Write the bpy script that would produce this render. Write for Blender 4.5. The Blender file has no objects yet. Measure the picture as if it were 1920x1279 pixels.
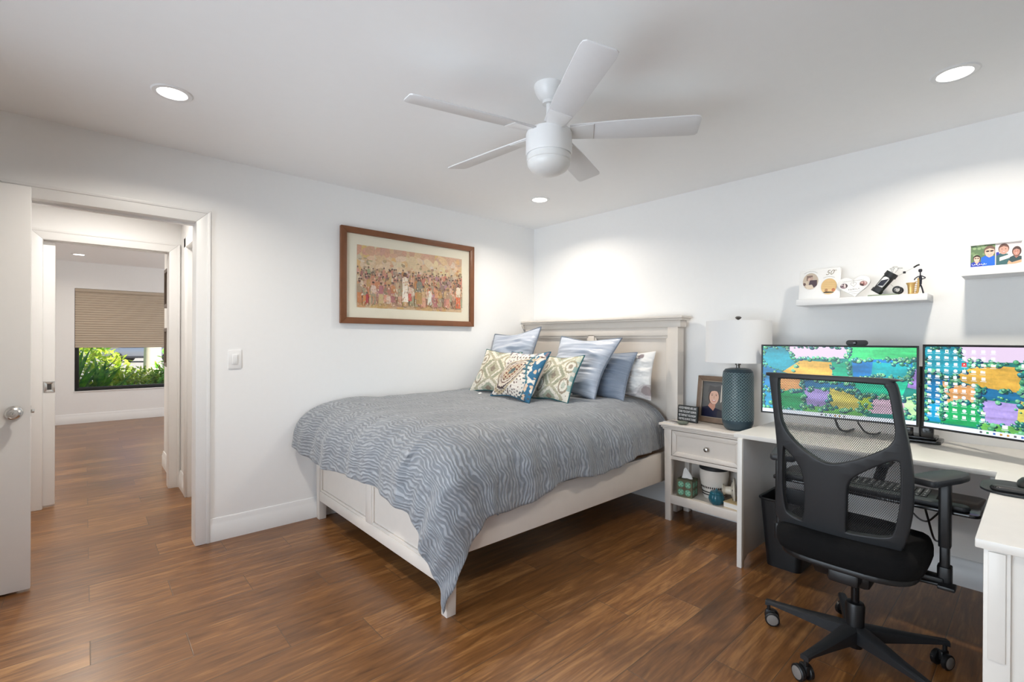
import bpy, bmesh, math, random
from mathutils import Vector, Matrix, noise
S = bpy.context.scene
COL = S.collection
R = math.radians
random.seed(7)

# ---------------------------------------------------------------- camera
CAMX, CAMY, CAMZ = -3.46769914, -3.51898837, 1.29081026
YAW, PITCH, ROLL, FPX = 0.838157349, -0.00189190788, 0.00493380567, 891.559394
cd = bpy.data.cameras.new('camera'); cam = bpy.data.objects.new('camera', cd); COL.objects.link(cam)
cd.sensor_width = 36.0; cd.lens = 36.0 * FPX / 1920.0; cd.clip_start = 0.02; cd.clip_end = 300
fw = Vector((math.cos(YAW)*math.cos(PITCH), math.sin(YAW)*math.cos(PITCH), math.sin(PITCH)))
rt = fw.cross(Vector((0, 0, 1))).normalized(); up = rt.cross(fw)
c_, s_ = math.cos(ROLL), math.sin(ROLL)
rt, up = c_*rt + s_*up, -s_*rt + c_*up
cam.matrix_world = Matrix(((rt.x, up.x, -fw.x, CAMX), (rt.y, up.y, -fw.y, CAMY), (rt.z, up.z, -fw.z, CAMZ), (0, 0, 0, 1)))
S.camera = cam

# ---------------------------------------------------------------- world, sun, daylight, exposure
S.view_settings.view_transform = 'Standard'; S.view_settings.look = 'None'
S.view_settings.exposure = -0.16; S.view_settings.gamma = 1.0; S.view_settings.use_curve_mapping = False
S.cycles.use_denoising = True
S.cycles.max_bounces = 10; S.cycles.diffuse_bounces = 6; S.cycles.glossy_bounces = 4; S.cycles.transparent_max_bounces = 12
S.cycles.sample_clamp_indirect = 6.0; S.cycles.caustics_reflective = False; S.cycles.caustics_refractive = False
W = bpy.data.worlds.new('sky'); S.world = W; W.use_nodes = True
wn = W.node_tree.nodes; wl = W.node_tree.links
for n in list(wn): wn.remove(n)
wo = wn.new('ShaderNodeOutputWorld'); wb = wn.new('ShaderNodeBackground')
sky = wn.new('ShaderNodeTexSky'); sky.sky_type = 'NISHITA'; sky.sun_disc = False
sky.sun_elevation = R(50); sky.sun_rotation = R(90); sky.altitude = 0; sky.air_density = 1.0; sky.dust_density = 1.0
wb.inputs['Strength'].default_value = 0.22
wl.new(sky.outputs[0], wb.inputs[0]); wl.new(wb.outputs[0], wo.inputs[0])

def lamp(name, kind, loc, power, color=(1, 1, 1), rot=(0, 0, 0), **kw):
    d = bpy.data.lights.new(name, kind); d.energy = power; d.color = color
    for k, v in kw.items(): setattr(d, k, v)
    o = bpy.data.objects.new(name, d); COL.objects.link(o); o.location = loc; o.rotation_euler = rot
    return o
lamp('sun', 'SUN', (10, 5, 20), 13.0, (1, .95, .86), (R(35), R(28), 0), angle=R(1))
# daylight through the bedroom window in the wall behind the camera, and through the far room's windows
lamp('daylight_bedroom', 'AREA', (-1.9, -4.22, 1.5), 46, (.58, .79, 1.0), (R(-90), 0, 0), shape='RECTANGLE', size=2.2, size_y=1.3)
lamp('added_fill_left', 'AREA', (-4.88, -2.2, 1.2), 108, (.80, .90, 1.0), (0, R(-106), 0), shape='RECTANGLE', size=1.9, size_y=2.5)  # added fill from the unseen left side, tilted up to brighten the ceiling
lamp('daylight_far_room', 'AREA', (-.45, 4.3, 1.45), 40, (.92, .96, 1.0), (0, R(90), 0), shape='RECTANGLE', size=1.3, size_y=1.6)

# ---------------------------------------------------------------- material helpers
MATS = {}
def lin(c):
    return tuple(((x/255.0)/12.92 if x <= 10 else ((x/255.0+.055)/1.055)**2.4) for x in c)
def newmat(name):
    m = bpy.data.materials.new(name); m.use_nodes = True; MATS[name] = m
    nt = m.node_tree; b = nt.nodes['Principled BSDF']
    return m, nt, b
def N(nt, typ, **kw):
    n = nt.nodes.new(typ)
    for k, v in kw.items():
        if k in n.inputs.keys(): n.inputs[k].default_value = v
        else: setattr(n, k, v)
    return n
def L(nt, a, b): nt.links.new(a, b)
def math_(nt, op, a, b=None, c=None):
    n = nt.nodes.new('ShaderNodeMath'); n.operation = op
    for i, x in enumerate((a, b, c)):
        if x is None: continue
        if isinstance(x, (int, float)): n.inputs[i].default_value = x
        else: nt.links.new(x, n.inputs[i])
    return n.outputs[0]
def mixc(nt, f, a, b):
    n = nt.nodes.new('ShaderNodeMix'); n.data_type = 'RGBA'
    for i, x in ((0, f), (6, a), (7, b)):
        if isinstance(x, (int, float)): n.inputs[i].default_value = x
        elif isinstance(x, tuple): n.inputs[i].default_value = (x[0], x[1], x[2], 1)
        else: nt.links.new(x, n.inputs[i])
    return n.outputs[2]
def bump(nt, b, h, strength=.2, dist=.002):
    n = nt.nodes.new('ShaderNodeBump'); n.inputs['Strength'].default_value = strength; n.inputs['Distance'].default_value = dist
    nt.links.new(h, n.inputs['Height']); nt.links.new(n.outputs[0], b.inputs['Normal'])
def plain(name, c, rough=.5, metal=0.0, var=.03, scale=40., bmp=0.0, spec=.5, sheen=0.0):
    if name in MATS: return MATS[name]
    m, nt, b = newmat(name)
    b.inputs['Roughness'].default_value = rough; b.inputs['Metallic'].default_value = metal
    b.inputs['Specular IOR Level'].default_value = spec
    if sheen: b.inputs['Sheen Weight'].default_value = sheen
    tc = N(nt, 'ShaderNodeTexCoord'); nz = N(nt, 'ShaderNodeTexNoise', Scale=scale, Detail=2.0); L(nt, tc.outputs['Object'], nz.inputs['Vector'])
    a = tuple(max(0, x*(1-var)) for x in c); d = tuple(min(1, x*(1+var)) for x in c)
    L(nt, mixc(nt, nz.outputs[0], a, d), b.inputs['Base Color'])
    if bmp: bump(nt, b, nz.outputs[0], bmp, .002)
    return m
def emit(name, c, s):
    if name in MATS: return MATS[name]
    m, nt, b = newmat(name)
    b.inputs['Base Color'].default_value = (0, 0, 0, 1); b.inputs['Emission Color'].default_value = (*c, 1); b.inputs['Emission Strength'].default_value = s
    return m
def printed(name, rough=.45, emission=0.0, var=.12, scale=60.):
    """a printed or displayed picture: colours stored on the mesh"""
    if name in MATS: return MATS[name]
    m, nt, b = newmat(name)
    at = N(nt, 'ShaderNodeAttribute', attribute_name='Col')
    tc = N(nt, 'ShaderNodeTexCoord'); nz = N(nt, 'ShaderNodeTexNoise', Scale=scale, Detail=3.0); L(nt, tc.outputs['Object'], nz.inputs['Vector'])
    v = math_(nt, 'MULTIPLY_ADD', nz.outputs[0], var*2, 1-var)
    mx = nt.nodes.new('ShaderNodeVectorMath'); mx.operation = 'SCALE'; L(nt, at.outputs['Color'], mx.inputs[0]); L(nt, v, mx.inputs['Scale'])
    if emission:
        b.inputs['Base Color'].default_value = (.01, .01, .01, 1); b.inputs['Roughness'].default_value = .35
        L(nt, mx.outputs[0], b.inputs['Emission Color']); b.inputs['Emission Strength'].default_value = emission
    else:
        L(nt, mx.outputs[0], b.inputs['Base Color']); b.inputs['Roughness'].default_value = rough
    return m

# ---------------------------------------------------------------- mesh helpers
def merge(bm, other, mi=0):
    m = {}
    for v in other.verts: m[v] = bm.verts.new(v.co)
    lay_o = other.loops.layers.float_color.get('Col'); lay = bm.loops.layers.float_color.get('Col') if lay_o else None
    for f in other.faces:
        try: g = bm.faces.new([m[v] for v in f.verts])
        except ValueError: continue
        g.material_index = mi if mi is not None else f.material_index
        if lay:
            for a, c in zip(g.loops, f.loops): a[lay] = c[lay_o]
    other.free()
def box(bm, x0, x1, y0, y1, z0, z1, bev=0.0, mi=0, seg=2, M=None):
    t = bmesh.new(); bmesh.ops.create_cube(t, size=1)
    for v in t.verts: v.co = Vector(((x0+x1)/2+v.co.x*(x1-x0), (y0+y1)/2+v.co.y*(y1-y0), (z0+z1)/2+v.co.z*(z1-z0)))
    if bev: bmesh.ops.bevel(t, geom=list(t.edges), offset=bev, segments=seg, profile=.5, affect='EDGES')
    if M is not None: t.transform(M)
    merge(bm, t, mi); return bm
def lathe(bm, prof, c=(0, 0, 0), seg=32, mi=0, M=None, cap=True):
    t = bmesh.new(); rings = []
    for r, z in prof:
        if r < 1e-6: rings.append([t.verts.new((0, 0, z))])
        else: rings.append([t.verts.new((r*math.cos(2*math.pi*i/seg), r*math.sin(2*math.pi*i/seg), z)) for i in range(seg)])
    for a, b in zip(rings, rings[1:]):
        for i in range(seg):
            j = (i+1) % seg
            q = [a[i % len(a)], a[j % len(a)], b[j % len(b)], b[i % len(b)]]
            q = list(dict.fromkeys(q))
            if len(q) > 2:
                try: t.faces.new(q)
                except ValueError: pass
    if cap:
        if len(rings[0]) > 1: t.faces.new(rings[0][::-1])
        if len(rings[-1]) > 1: t.faces.new(rings[-1])
    bmesh.ops.recalc_face_normals(t, faces=t.faces)
    t.transform(M if M is not None else Matrix.Translation(c))
    merge(bm, t, mi); return bm
def cyl(bm, p, q, r, r2=None, seg=20, mi=0):
    p, q = Vector(p), Vector(q); d = q-p; r2 = r if r2 is None else r2
    M = Matrix.Translation(p) @ d.to_track_quat('Z', 'Y').to_matrix().to_4x4()
    return lathe(bm, [(r, 0), (r2, d.length)], seg=seg, mi=mi, M=M)
def tube(bm, pts, r, seg=8, mi=0, closed=False):
    pts = [Vector(p) for p in pts]; n = len(pts); rings = []
    rr = r if isinstance(r, (list, tuple)) else [r]*n
    nrm = None
    for i, p in enumerate(pts):
        a = pts[(i-1) % n] if (closed or i > 0) else p; b = pts[(i+1) % n] if (closed or i < n-1) else p
        t = (b-a).normalized()
        if nrm is None: nrm = t.orthogonal().normalized()
        nrm = (nrm - t*nrm.dot(t)).normalized(); bi = t.cross(nrm)
        rings.append([bm.verts.new(p + rr[i]*(math.cos(2*math.pi*k/seg)*nrm + math.sin(2*math.pi*k/seg)*bi)) for k in range(seg)])
    for i in range(n if closed else n-1):
        a, b = rings[i], rings[(i+1) % n]
        for k in range(seg):
            f = bm.faces.new((a[k], a[(k+1) % seg], b[(k+1) % seg], b[k])); f.material_index = mi
    if not closed:
        bm.faces.new(rings[0][::-1]).material_index = mi; bm.faces.new(rings[-1]).material_index = mi
    return bm
def smoothpath(pts, k=8):
    P = [Vector(p) for p in pts]; out = []
    for i in range(len(P)-1):
        a, b, c, d = P[max(i-1, 0)], P[i], P[i+1], P[min(i+2, len(P)-1)]
        for j in range(k):
            t = j/k
            out.append(.5*((2*b)+(c-a)*t+(2*a-5*b+4*c-d)*t*t+(3*b-a-3*c+d)*t**3))
    return out+[P[-1]]
def prism(bm, poly, d0, d1, M=None, bev=0.0, mi=0):
    """polygon in local XY extruded from z=d0 to z=d1"""
    t = bmesh.new()
    a = [t.verts.new((x, y, d0)) for x, y in poly]; b = [t.verts.new((x, y, d1)) for x, y in poly]; n = len(poly)
    t.faces.new(a[::-1]); t.faces.new(b)
    for i in range(n): t.faces.new((a[i], a[(i+1) % n], b[(i+1) % n], b[i]))
    bmesh.ops.recalc_face_normals(t, faces=t.faces)
    if bev: bmesh.ops.bevel(t, geom=list(t.edges), offset=bev, segments=2, profile=.5, affect='EDGES')
    if M is not None: t.transform(M)
    merge(bm, t, mi); return bm
def rrect(w, h, r, k=6, cx=0, cy=0):
    P = []
    for sx, sy, a0 in ((1, 1, 0), (-1, 1, 90), (-1, -1, 180), (1, -1, 270)):
        for i in range(k+1):
            a = R(a0+90*i/k); P.append((cx+sx*(w/2-r)+r*math.cos(a), cy+sy*(h/2-r)+r*math.sin(a)))
    return P
def frame_bm(bm, w, h, fw_, d, M=None, bev=.003, mi=0, cx=0, cy=0, z0=0):
    """mitred frame w x h (outer), rail width fw_, depth d, in local XY"""
    for poly in ([(-w/2, -h/2), (w/2, -h/2), (w/2-fw_, -h/2+fw_), (-w/2+fw_, -h/2+fw_)],
                 [(w/2, h/2), (-w/2, h/2), (-w/2+fw_, h/2-fw_), (w/2-fw_, h/2-fw_)],
                 [(-w/2, h/2), (-w/2, -h/2), (-w/2+fw_, -h/2+fw_), (-w/2+fw_, h/2-fw_)],
                 [(w/2, -h/2), (w/2, h/2), (w/2-fw_, h/2-fw_), (w/2-fw_, -h/2+fw_)]):
        prism(bm, [(x+cx, y+cy) for x, y in poly], z0, z0+d, M, bev, mi)
    return bm
def axes(o, x, y):
    """matrix whose local X,Y point along x,y (local Z = x cross y) with origin o"""
    x = Vector(x).normalized(); y = Vector(y); y = (y-x*y.dot(x)).normalized(); z = x.cross(y); o = Vector(o)
    return Matrix(((x.x, y.x, z.x, o.x), (x.y, y.y, z.y, o.y), (x.z, y.z, z.z, o.z), (0, 0, 0, 1)))

LOCAL = set()
def obj(name, bm, mats, parent=None, sharp=35, flat=False):
    me = bpy.data.meshes.new(name)
    if not isinstance(bm, bpy.types.Mesh):
        bm.normal_update(); bm.to_mesh(me); bm.free()
    else: me = bm
    for m in (mats if isinstance(mats, (list, tuple)) else [mats]): me.materials.append(m)
    if not flat:
        me.polygons.foreach_set('use_smooth', [True]*len(me.polygons)); me.set_sharp_from_angle(angle=R(sharp))
    o = bpy.data.objects.new(name, me); COL.objects.link(o)
    if parent is not None:
        o.parent = parent
        if parent.type == 'EMPTY' and parent.name not in LOCAL: o.location = -parent.location
    return o
def tag(o, label, cat, group=None, kind=None):
    o['label'] = label; o['category'] = cat
    if group: o['group'] = group
    if kind: o['kind'] = kind
    return o
def thing(name, label, cat, loc=(0, 0, 0), rz=0, group=None, local=False):
    o = bpy.data.objects.new(name, None); COL.objects.link(o); o.location = loc; o.rotation_euler = (0, 0, rz)
    o.empty_display_size = .05
    if local: LOCAL.add(o.name)
    return tag(o, label, cat, group)
def struct(name, bm, m, parent=None, **kw):
    o = obj(name, bm, m, parent, **kw)
    if parent is None: o['kind'] = 'structure'
    return o
def dup(root, loc, rz, label=None):
    r = root.copy(); COL.objects.link(r); r.location = loc; r.rotation_euler = (0, 0, rz)
    if label: r['label'] = label
    for ch in root.children:
        c = ch.copy(); COL.objects.link(c); c.parent = r
        for g in ch.children:
            d = g.copy(); COL.objects.link(d); d.parent = c
    return r

class Canvas:
    """flat coloured shapes laid over one another: a printed picture w x h metres, shapes given in 0..1"""
    def __init__(s, w, h, bg=None):
        s.w, s.h, s.P = w, h, []
        if bg: s.rect(0, 0, 1, 1, bg)
    def poly(s, pts, c): s.P.append((pts, c))
    def rect(s, x0, y0, x1, y1, c): s.poly([(x0, y0), (x1, y0), (x1, y1), (x0, y1)], c)
    def ell(s, cx, cy, rx, ry, c, k=14, a=0, clip=None):
        P = []
        for i in range(k):
            t = 2*math.pi*i/k; x, y = rx*math.cos(t)*s.w, ry*math.sin(t)*s.h
            P.append((cx+(x*math.cos(a)-y*math.sin(a))/s.w, cy+(x*math.sin(a)+y*math.cos(a))/s.h))
        s.poly(P, c)
    def build(s, M, step=1.5e-5, bm=None):
        bm = bm or bmesh.new(); lay = bm.loops.layers.float_color.get('Col') or bm.loops.layers.float_color.new('Col')
        for i, (pts, c) in enumerate(s.P):
            c = lin(c)
            pts = [(min(1, max(0, x)), min(1, max(0, y))) for x, y in pts]
            vs = [bm.verts.new(M @ Vector(((x-.5)*s.w, (y-.5)*s.h, i*step))) for x, y in pts]
            try: f = bm.faces.new(vs)
            except ValueError: continue
            for l in f.loops: l[lay] = (*c, 1)
        bm.normal_update()
        n = (M.to_3x3() @ Vector((0, 0, 1)))
        for f in bm.faces:
            if f.normal.dot(n) < 0: f.normal_flip()
        return bm
def text_bm(txt, size, M, extrude=0.0, align='CENTER', spacing=1.0, shear=0.0):
    cu = bpy.data.curves.new('txt', 'FONT'); cu.body = txt; cu.size = size; cu.align_x = align; cu.align_y = 'CENTER'; cu.extrude = extrude
    cu.space_line = spacing; cu.shear = shear
    o = bpy.data.objects.new('txt', cu); COL.objects.link(o)
    dg = bpy.context.evaluated_depsgraph_get(); me = bpy.data.meshes.new_from_object(o.evaluated_get(dg))
    bm = bmesh.new(); bm.from_mesh(me); bm.transform(M)
    bpy.data.objects.remove(o); bpy.data.curves.remove(cu); bpy.data.meshes.remove(me)
    return bm

# ---------------------------------------------------------------- materials
m_wall = plain('wall_paint', (.885, .885, .88), .75, var=.012, scale=30, bmp=.03, spec=.25)
m_ceil = plain('ceiling_paint', (.925, .925, .925), .85, var=.01, scale=20, spec=.2)
m_trim = plain('trim_paint', (.84, .84, .835), .35, var=.01, scale=30)
m_wood_white = plain('antique_white_lacquer', lin((219, 211, 202)), .38, var=.03, scale=18)
m_desk = plain('white_desk_laminate', lin((228, 225, 219)), .35, var=.03, scale=24)
m_white_metal = plain('white_enamel', (.80, .80, .80), .3, var=.01)
m_chrome = plain('brushed_nickel', (.66, .65, .63), .25, 1.0, var=.02)
m_black = plain('black_plastic', lin((20, 21, 23)), .42, var=.1, scale=80)
m_black2 = plain('charcoal_plastic', lin((33, 35, 38)), .5, var=.08, scale=90, bmp=.05)
m_blackgloss = plain('black_gloss_plastic', lin((16, 16, 18)), .15, var=.05)
m_blackfab = plain('black_seat_fabric', lin((16, 16, 17)), .95, var=.3, scale=400, bmp=.3, spec=.2)
m_grey = plain('grey_wheel_tread', lin((128, 124, 120)), .5)
m_darkbrown = plain('walnut_frame_wood', lin((120, 74, 44)), .4, var=.25, scale=14)
m_mat = plain('cream_mat_board', lin((236, 229, 208)), .8, var=.01)

def floor_mat():
    m, nt, b = newmat('hand_scraped_wood_planks')
    tc = N(nt, 'ShaderNodeTexCoord'); sp = N(nt, 'ShaderNodeSeparateXYZ'); L(nt, tc.outputs['Object'], sp.inputs[0])
    Wd, Ln, sh = .2025, .94, .3133
    yy = math_(nt, 'DIVIDE', math_(nt, 'ADD', sp.outputs[1], 40*Wd+.21), Wd)
    row = math_(nt, 'FLOOR', yy); fy = math_(nt, 'FRACT', yy)
    # row counted towards -y from y=-.21: k = 39-row
    k = math_(nt, 'SUBTRACT', 39.0, row)
    xx = math_(nt, 'DIVIDE', math_(nt, 'ADD', math_(nt, 'SUBTRACT', sp.outputs[0], math_(nt, 'MULTIPLY', k, sh)), 3.446+20*Ln+5), Ln)
    xx = math_(nt, 'SUBTRACT', xx, 5/Ln)
    colx = math_(nt, 'FLOOR', xx); fx = math_(nt, 'FRACT', xx)
    ex = math_(nt, 'MULTIPLY', math_(nt, 'MINIMUM', fx, math_(nt, 'SUBTRACT', 1.0, fx)), Ln)
    ey = math_(nt, 'MULTIPLY', math_(nt, 'MINIMUM', fy, math_(nt, 'SUBTRACT', 1.0, fy)), Wd)
    edge = math_(nt, 'MINIMUM', ex, ey)
    seam = N(nt, 'ShaderNodeMapRange'); L(nt, edge, seam.inputs[0]); seam.inputs[1].default_value = .0008; seam.inputs[2].default_value = .0024
    cb = N(nt, 'ShaderNodeCombineXYZ'); L(nt, colx, cb.inputs[0]); L(nt, row, cb.inputs[1])
    wn_ = N(nt, 'ShaderNodeTexWhiteNoise', noise_dimensions='2D'); L(nt, cb.outputs[0], wn_.inputs['Vector'])
    # grain stretched along x, offset per plank
    off = nt.nodes.new('ShaderNodeVectorMath'); off.operation = 'MULTIPLY_ADD'
    L(nt, wn_.outputs['Color'], off.inputs[0]); off.inputs[1].default_value = (7, 3, 5); L(nt, tc.outputs['Object'], off.inputs[2])
    mp = N(nt, 'ShaderNodeMapping'); L(nt, off.outputs[0], mp.inputs[0]); mp.inputs['Scale'].default_value = (1.6, 13, 1)
    g1 = N(nt, 'ShaderNodeTexNoise', Scale=1.7, Detail=6.0, Roughness=.62, Distortion=.9); L(nt, mp.outputs[0], g1.inputs['Vector'])
    mp2 = N(nt, 'ShaderNodeMapping'); L(nt, off.outputs[0], mp2.inputs[0]); mp2.inputs['Scale'].default_value = (2.5, 60, 1)
    g2 = N(nt, 'ShaderNodeTexNoise', Scale=2.0, Detail=4.0, Roughness=.6); L(nt, mp2.outputs[0], g2.inputs['Vector'])
    mp3 = N(nt, 'ShaderNodeMapping'); L(nt, off.outputs[0], mp3.inputs[0]); mp3.inputs['Scale'].default_value = (1.1, 6.5, 1)
    wv = N(nt, 'ShaderNodeTexNoise', Scale=1.2, Detail=1.0); L(nt, mp3.outputs[0], wv.inputs['Vector'])
    rings = math_(nt, 'ABSOLUTE', math_(nt, 'SINE', math_(nt, 'MULTIPLY', wv.outputs[0], 46)))
    rp = N(nt, 'ShaderNodeValToRGB'); e = rp.color_ramp.elements
    e[0].position = .25; e[0].color = (*lin((80, 50, 24)), 1); e[1].position = .75; e[1].color = (*lin((176, 128, 76)), 1)
    x = e.new(.5); x.color = (*lin((122, 80, 42)), 1)
    mix1 = math_(nt, 'ADD', math_(nt, 'MULTIPLY', g1.outputs[0], .72), math_(nt, 'MULTIPLY', g2.outputs[0], .28))
    mix2 = math_(nt, 'ADD', mix1, math_(nt, 'MULTIPLY', math_(nt, 'SUBTRACT', wn_.outputs['Value'], .5), .13))
    mix3 = math_(nt, 'SUBTRACT', mix2, math_(nt, 'MULTIPLY', math_(nt, 'POWER', rings, 6.0), .05))
    L(nt, mix3, rp.inputs[0])
    col = mixc(nt, seam.outputs[0], lin((88, 66, 46)), rp.outputs[0])
    L(nt, col, b.inputs['Base Color'])
    rr = N(nt, 'ShaderNodeMapRange'); L(nt, g1.outputs[0], rr.inputs[0]); rr.inputs[3].default_value = .27; rr.inputs[4].default_value = .34
    L(nt, rr.outputs[0], b.inputs['Roughness']); b.inputs['Specular IOR Level'].default_value = .6
    mp4 = N(nt, 'ShaderNodeMapping'); L(nt, tc.outputs['Object'], mp4.inputs[0]); mp4.inputs['Scale'].default_value = (1.2, 24, 1)
    rip = N(nt, 'ShaderNodeTexNoise', Scale=1.0, Detail=1.0); L(nt, mp4.outputs[0], rip.inputs['Vector'])
    h = math_(nt, 'ADD', math_(nt, 'MULTIPLY', seam.outputs[0], .8), math_(nt, 'ADD', math_(nt, 'MULTIPLY', rip.outputs[0], 1.6), math_(nt, 'MULTIPLY', g2.outputs[0], .05)))
    bump(nt, b, h, .22, .003)
    return m
m_floor = floor_mat()

# ---------------------------------------------------------------- room shell
H = 2.44; YD = -4.05; XC = -4.45; T = .12
X0, X1 = -4.6, .15
def wbox(name, *a): return struct(name, box(bmesh.new(), *a), m_wall, flat=True)
struct('floor', box(bmesh.new(), XC-T, .12, YD-T, 6.35, -.15, 0), m_floor, flat=True)
struct('ceiling', box(bmesh.new(), XC-T-.2, .3, YD-T-.2, 6.6, H, H+.2), m_ceil, flat=True)
# wall with the doorway and the picture (y = 0)
OX0, OX1, OZ = -3.72, -2.953, 2.016
bm = bmesh.new()
box(bm, XC-T, OX0-.02, 0, T, 0, H); box(bm, OX1+.02, T, 0, T, 0, H); box(bm, OX0-.02, OX1+.02, 0, T, OZ+.02, H)
struct('wall_left', bm, m_wall, flat=True)
# wall behind the headboard and desk (x = 0)
wbox('wall_right', 0, T, YD-T, 0, 0, H)
# wall behind the camera with its window
WX0, WX1, WZ0, WZ1 = -3.05, -.75, .8, 2.2
bm = bmesh.new()
box(bm, XC-T, WX0, YD-T, YD, 0, H); box(bm, WX1, 0, YD-T, YD, 0, H); box(bm, WX0, WX1, YD-T, YD, 0, WZ0); box(bm, WX0, WX1, YD-T, YD, WZ1, H)
struct('wall_behind', bm, m_wall, flat=True)
# wall at the camera's left, with an invented window opening for the fill light; the white door hangs on it
LY0, LY1, LZ0 = -3.5, -.9, .2
bm = bmesh.new()
box(bm, XC-T, XC, LY1, 0, 0, H); box(bm, XC-T, XC, YD, LY0, 0, H); box(bm, XC-T, XC, LY0, LY1, 0, LZ0); box(bm, XC-T, XC, LY0, LY1, WZ1, H)
struct('wall_camera_side', bm, m_wall, flat=True)

def glass_mat():
    m, nt, b = newmat('window_glass')
    out = nt.nodes['Material Output']
    tr = N(nt, 'ShaderNodeBsdfTransparent'); gl = N(nt, 'ShaderNodeBsdfGlossy', Roughness=.02); mx = N(nt, 'ShaderNodeMixShader')
    fr = N(nt, 'ShaderNodeFresnel', IOR=1.35)
    L(nt, fr.outputs[0], mx.inputs[0]); L(nt, tr.outputs[0], mx.inputs[1]); L(nt, gl.outputs[0], mx.inputs[2]); L(nt, mx.outputs[0], out.inputs[0])
    return m
m_glass = glass_mat()
m_bronze = plain('black_aluminium', lin((26, 26, 28)), .4)
w3 = struct('window_3', frame_bm(bmesh.new(), WX1-WX0, WZ1-WZ0, .05, .05, axes(((WX0+WX1)/2, YD-.09, (WZ0+WZ1)/2), (1, 0, 0), (0, 0, 1)), .004), m_bronze)
obj('pane', box(bmesh.new(), WX0+.04, WX1-.04, YD-.118, YD-.114, WZ0+.04, WZ1-.04), m_glass, w3)
w4 = struct('added_window', frame_bm(bmesh.new(), LY1-LY0, WZ1-LZ0, .05, .05, axes((XC-.09, (LY0+LY1)/2, (LZ0+WZ1)/2), (0, 1, 0), (0, 0, 1)), .004), m_bronze)  # invented window, made wide and low to let the left fill in
obj('pane', box(bmesh.new(), XC-.07, XC-.066, LY0+.04, LY1-.04, LZ0+.04, WZ1-.04), m_glass, w4)

# casings, jambs and skirting
def casing(bm, x0, x1, z1, y, d, w=.075):
    """door casing round an opening x0..x1, height z1, on plane y, proud by d (signed)"""
    a, b = sorted((y, y+d))
    M = Matrix(((1, 0, 0, 0), (0, 0, -1, b), (0, 1, 0, 0), (0, 0, 0, 1)))
    t = b-a
    for poly in ([(x0-w, 0), (x0, 0), (x0, z1), (x0-w, z1+w)], [(x1, 0), (x1+w, 0), (x1+w, z1+w), (x1, z1)], [(x0-w, z1+w), (x0, z1), (x1, z1), (x1+w, z1+w)]):
        prism(bm, poly, 0, t, M, .004)
    # backband: a slim raised outer edge
    for poly in ([(x1+w-.016, 0), (x1+w+.002, 0), (x1+w+.002, z1+w+.002), (x1+w-.016, z1+w-.016)], [(x0-w-.002, z1+w+.002), (x0-w+.016, z1+w-.016), (x1+w-.016, z1+w-.016), (x1+w+.002, z1+w+.002)]):
        prism(bm, poly, .0005, t+.005, M, .003)
    return bm
def jambs(bm, x0, x1, z1, ya, yb):
    box(bm, x0-.02, x0, ya, yb, 0, z1+.02); box(bm, x1, x1+.02, ya, yb, 0, z1+.02); box(bm, x0, x1, ya, yb, z1, z1+.02); return bm
bm = casing(bmesh.new(), OX0, OX1, OZ, 0, -.018); jambs(bm, OX0, OX1, OZ, -.004, T+.004)
# little pocket track shadow line under the head
box(bm, OX0, OX1, .05, .085, OZ-.012, OZ)
struct('trim_1', bm, m_trim)

def skirting_profile(h=.145, d=.016):
    return [(0, 0), (d, 0), (d, h*.70), (d*.75, h*.74), (d*.75, h*.82), (d*.5, h*.88), (d*.5, h*.95), (d*.25, h), (0, h)]
def skirting(bm, p, q, side):
    """run from p to q (xy); profile sticks out to `side` (unit xy)"""
    p, q = Vector((*p, 0)), Vector((*q, 0)); s = Vector((*side, 0)); d = q-p
    M = axes(p, s, (0, 0, 1)); n = M.to_3x3() @ Vector((0, 0, 1)); ln = d.length*(1 if n.dot(d) > 0 else -1)
    return prism(bm, skirting_profile(), min(0, ln), max(0, ln), M)
struct('baseboard_left', skirting(bmesh.new(), (OX1+.077, 0), (0, 0), (0, -1)), m_trim)
struct('baseboard_right', skirting(bmesh.new(), (0, -.016), (0, YD), (-1, 0)), m_trim)

# hall behind the doorway
HY = 1.5; HX = -2.84
SX0, SX1, SZ = -3.70, -2.927, 2.032
bm = bmesh.new(); box(bm, XC-T, SX0-.02-.0, HY, HY+.035, 0, H); box(bm, XC-T, SX0-.02, HY+.09, HY+T, 0, H)
box(bm, SX1+.02, .12, HY, HY+T, 0, H); box(bm, SX0-.02, SX1+.02, HY, HY+T, SZ+.02, H)
struct('wall_hall_back', bm, m_wall, flat=True)
bm = casing(bmesh.new(), SX0, SX1, SZ, HY, -.018); box(bm, SX1, SX1+.02, HY-.004, HY+T+.004, 0, SZ+.02); box(bm, SX0, SX1, HY-.004, HY+.03, SZ, SZ+.02); box(bm, SX0, SX1, HY+.09, HY+T+.004, SZ, SZ+.02); box(bm, SX0-.02, SX0, HY-.004, HY+.035, 0, SZ+.02)
struct('trim_2', bm, m_trim)
d2 = struct('door_2', box(bmesh.new(), -4.36, -3.634, HY+.045, HY+.08, .012, SZ-.012, .002), m_trim)
bm = bmesh.new(); frame_bm(bm, .062, .082, .019, .004, axes((-3.665, HY+.045, .916), (1, 0, 0), (0, 0, 1)), .001)
box(bm, -3.684, -3.646, HY+.0415, HY+.0452, .893, .939, mi=1)
obj('flush_pull', bm, [m_chrome, plain('dark_recess', (.05, .05, .05), .5)], d2)
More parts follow.
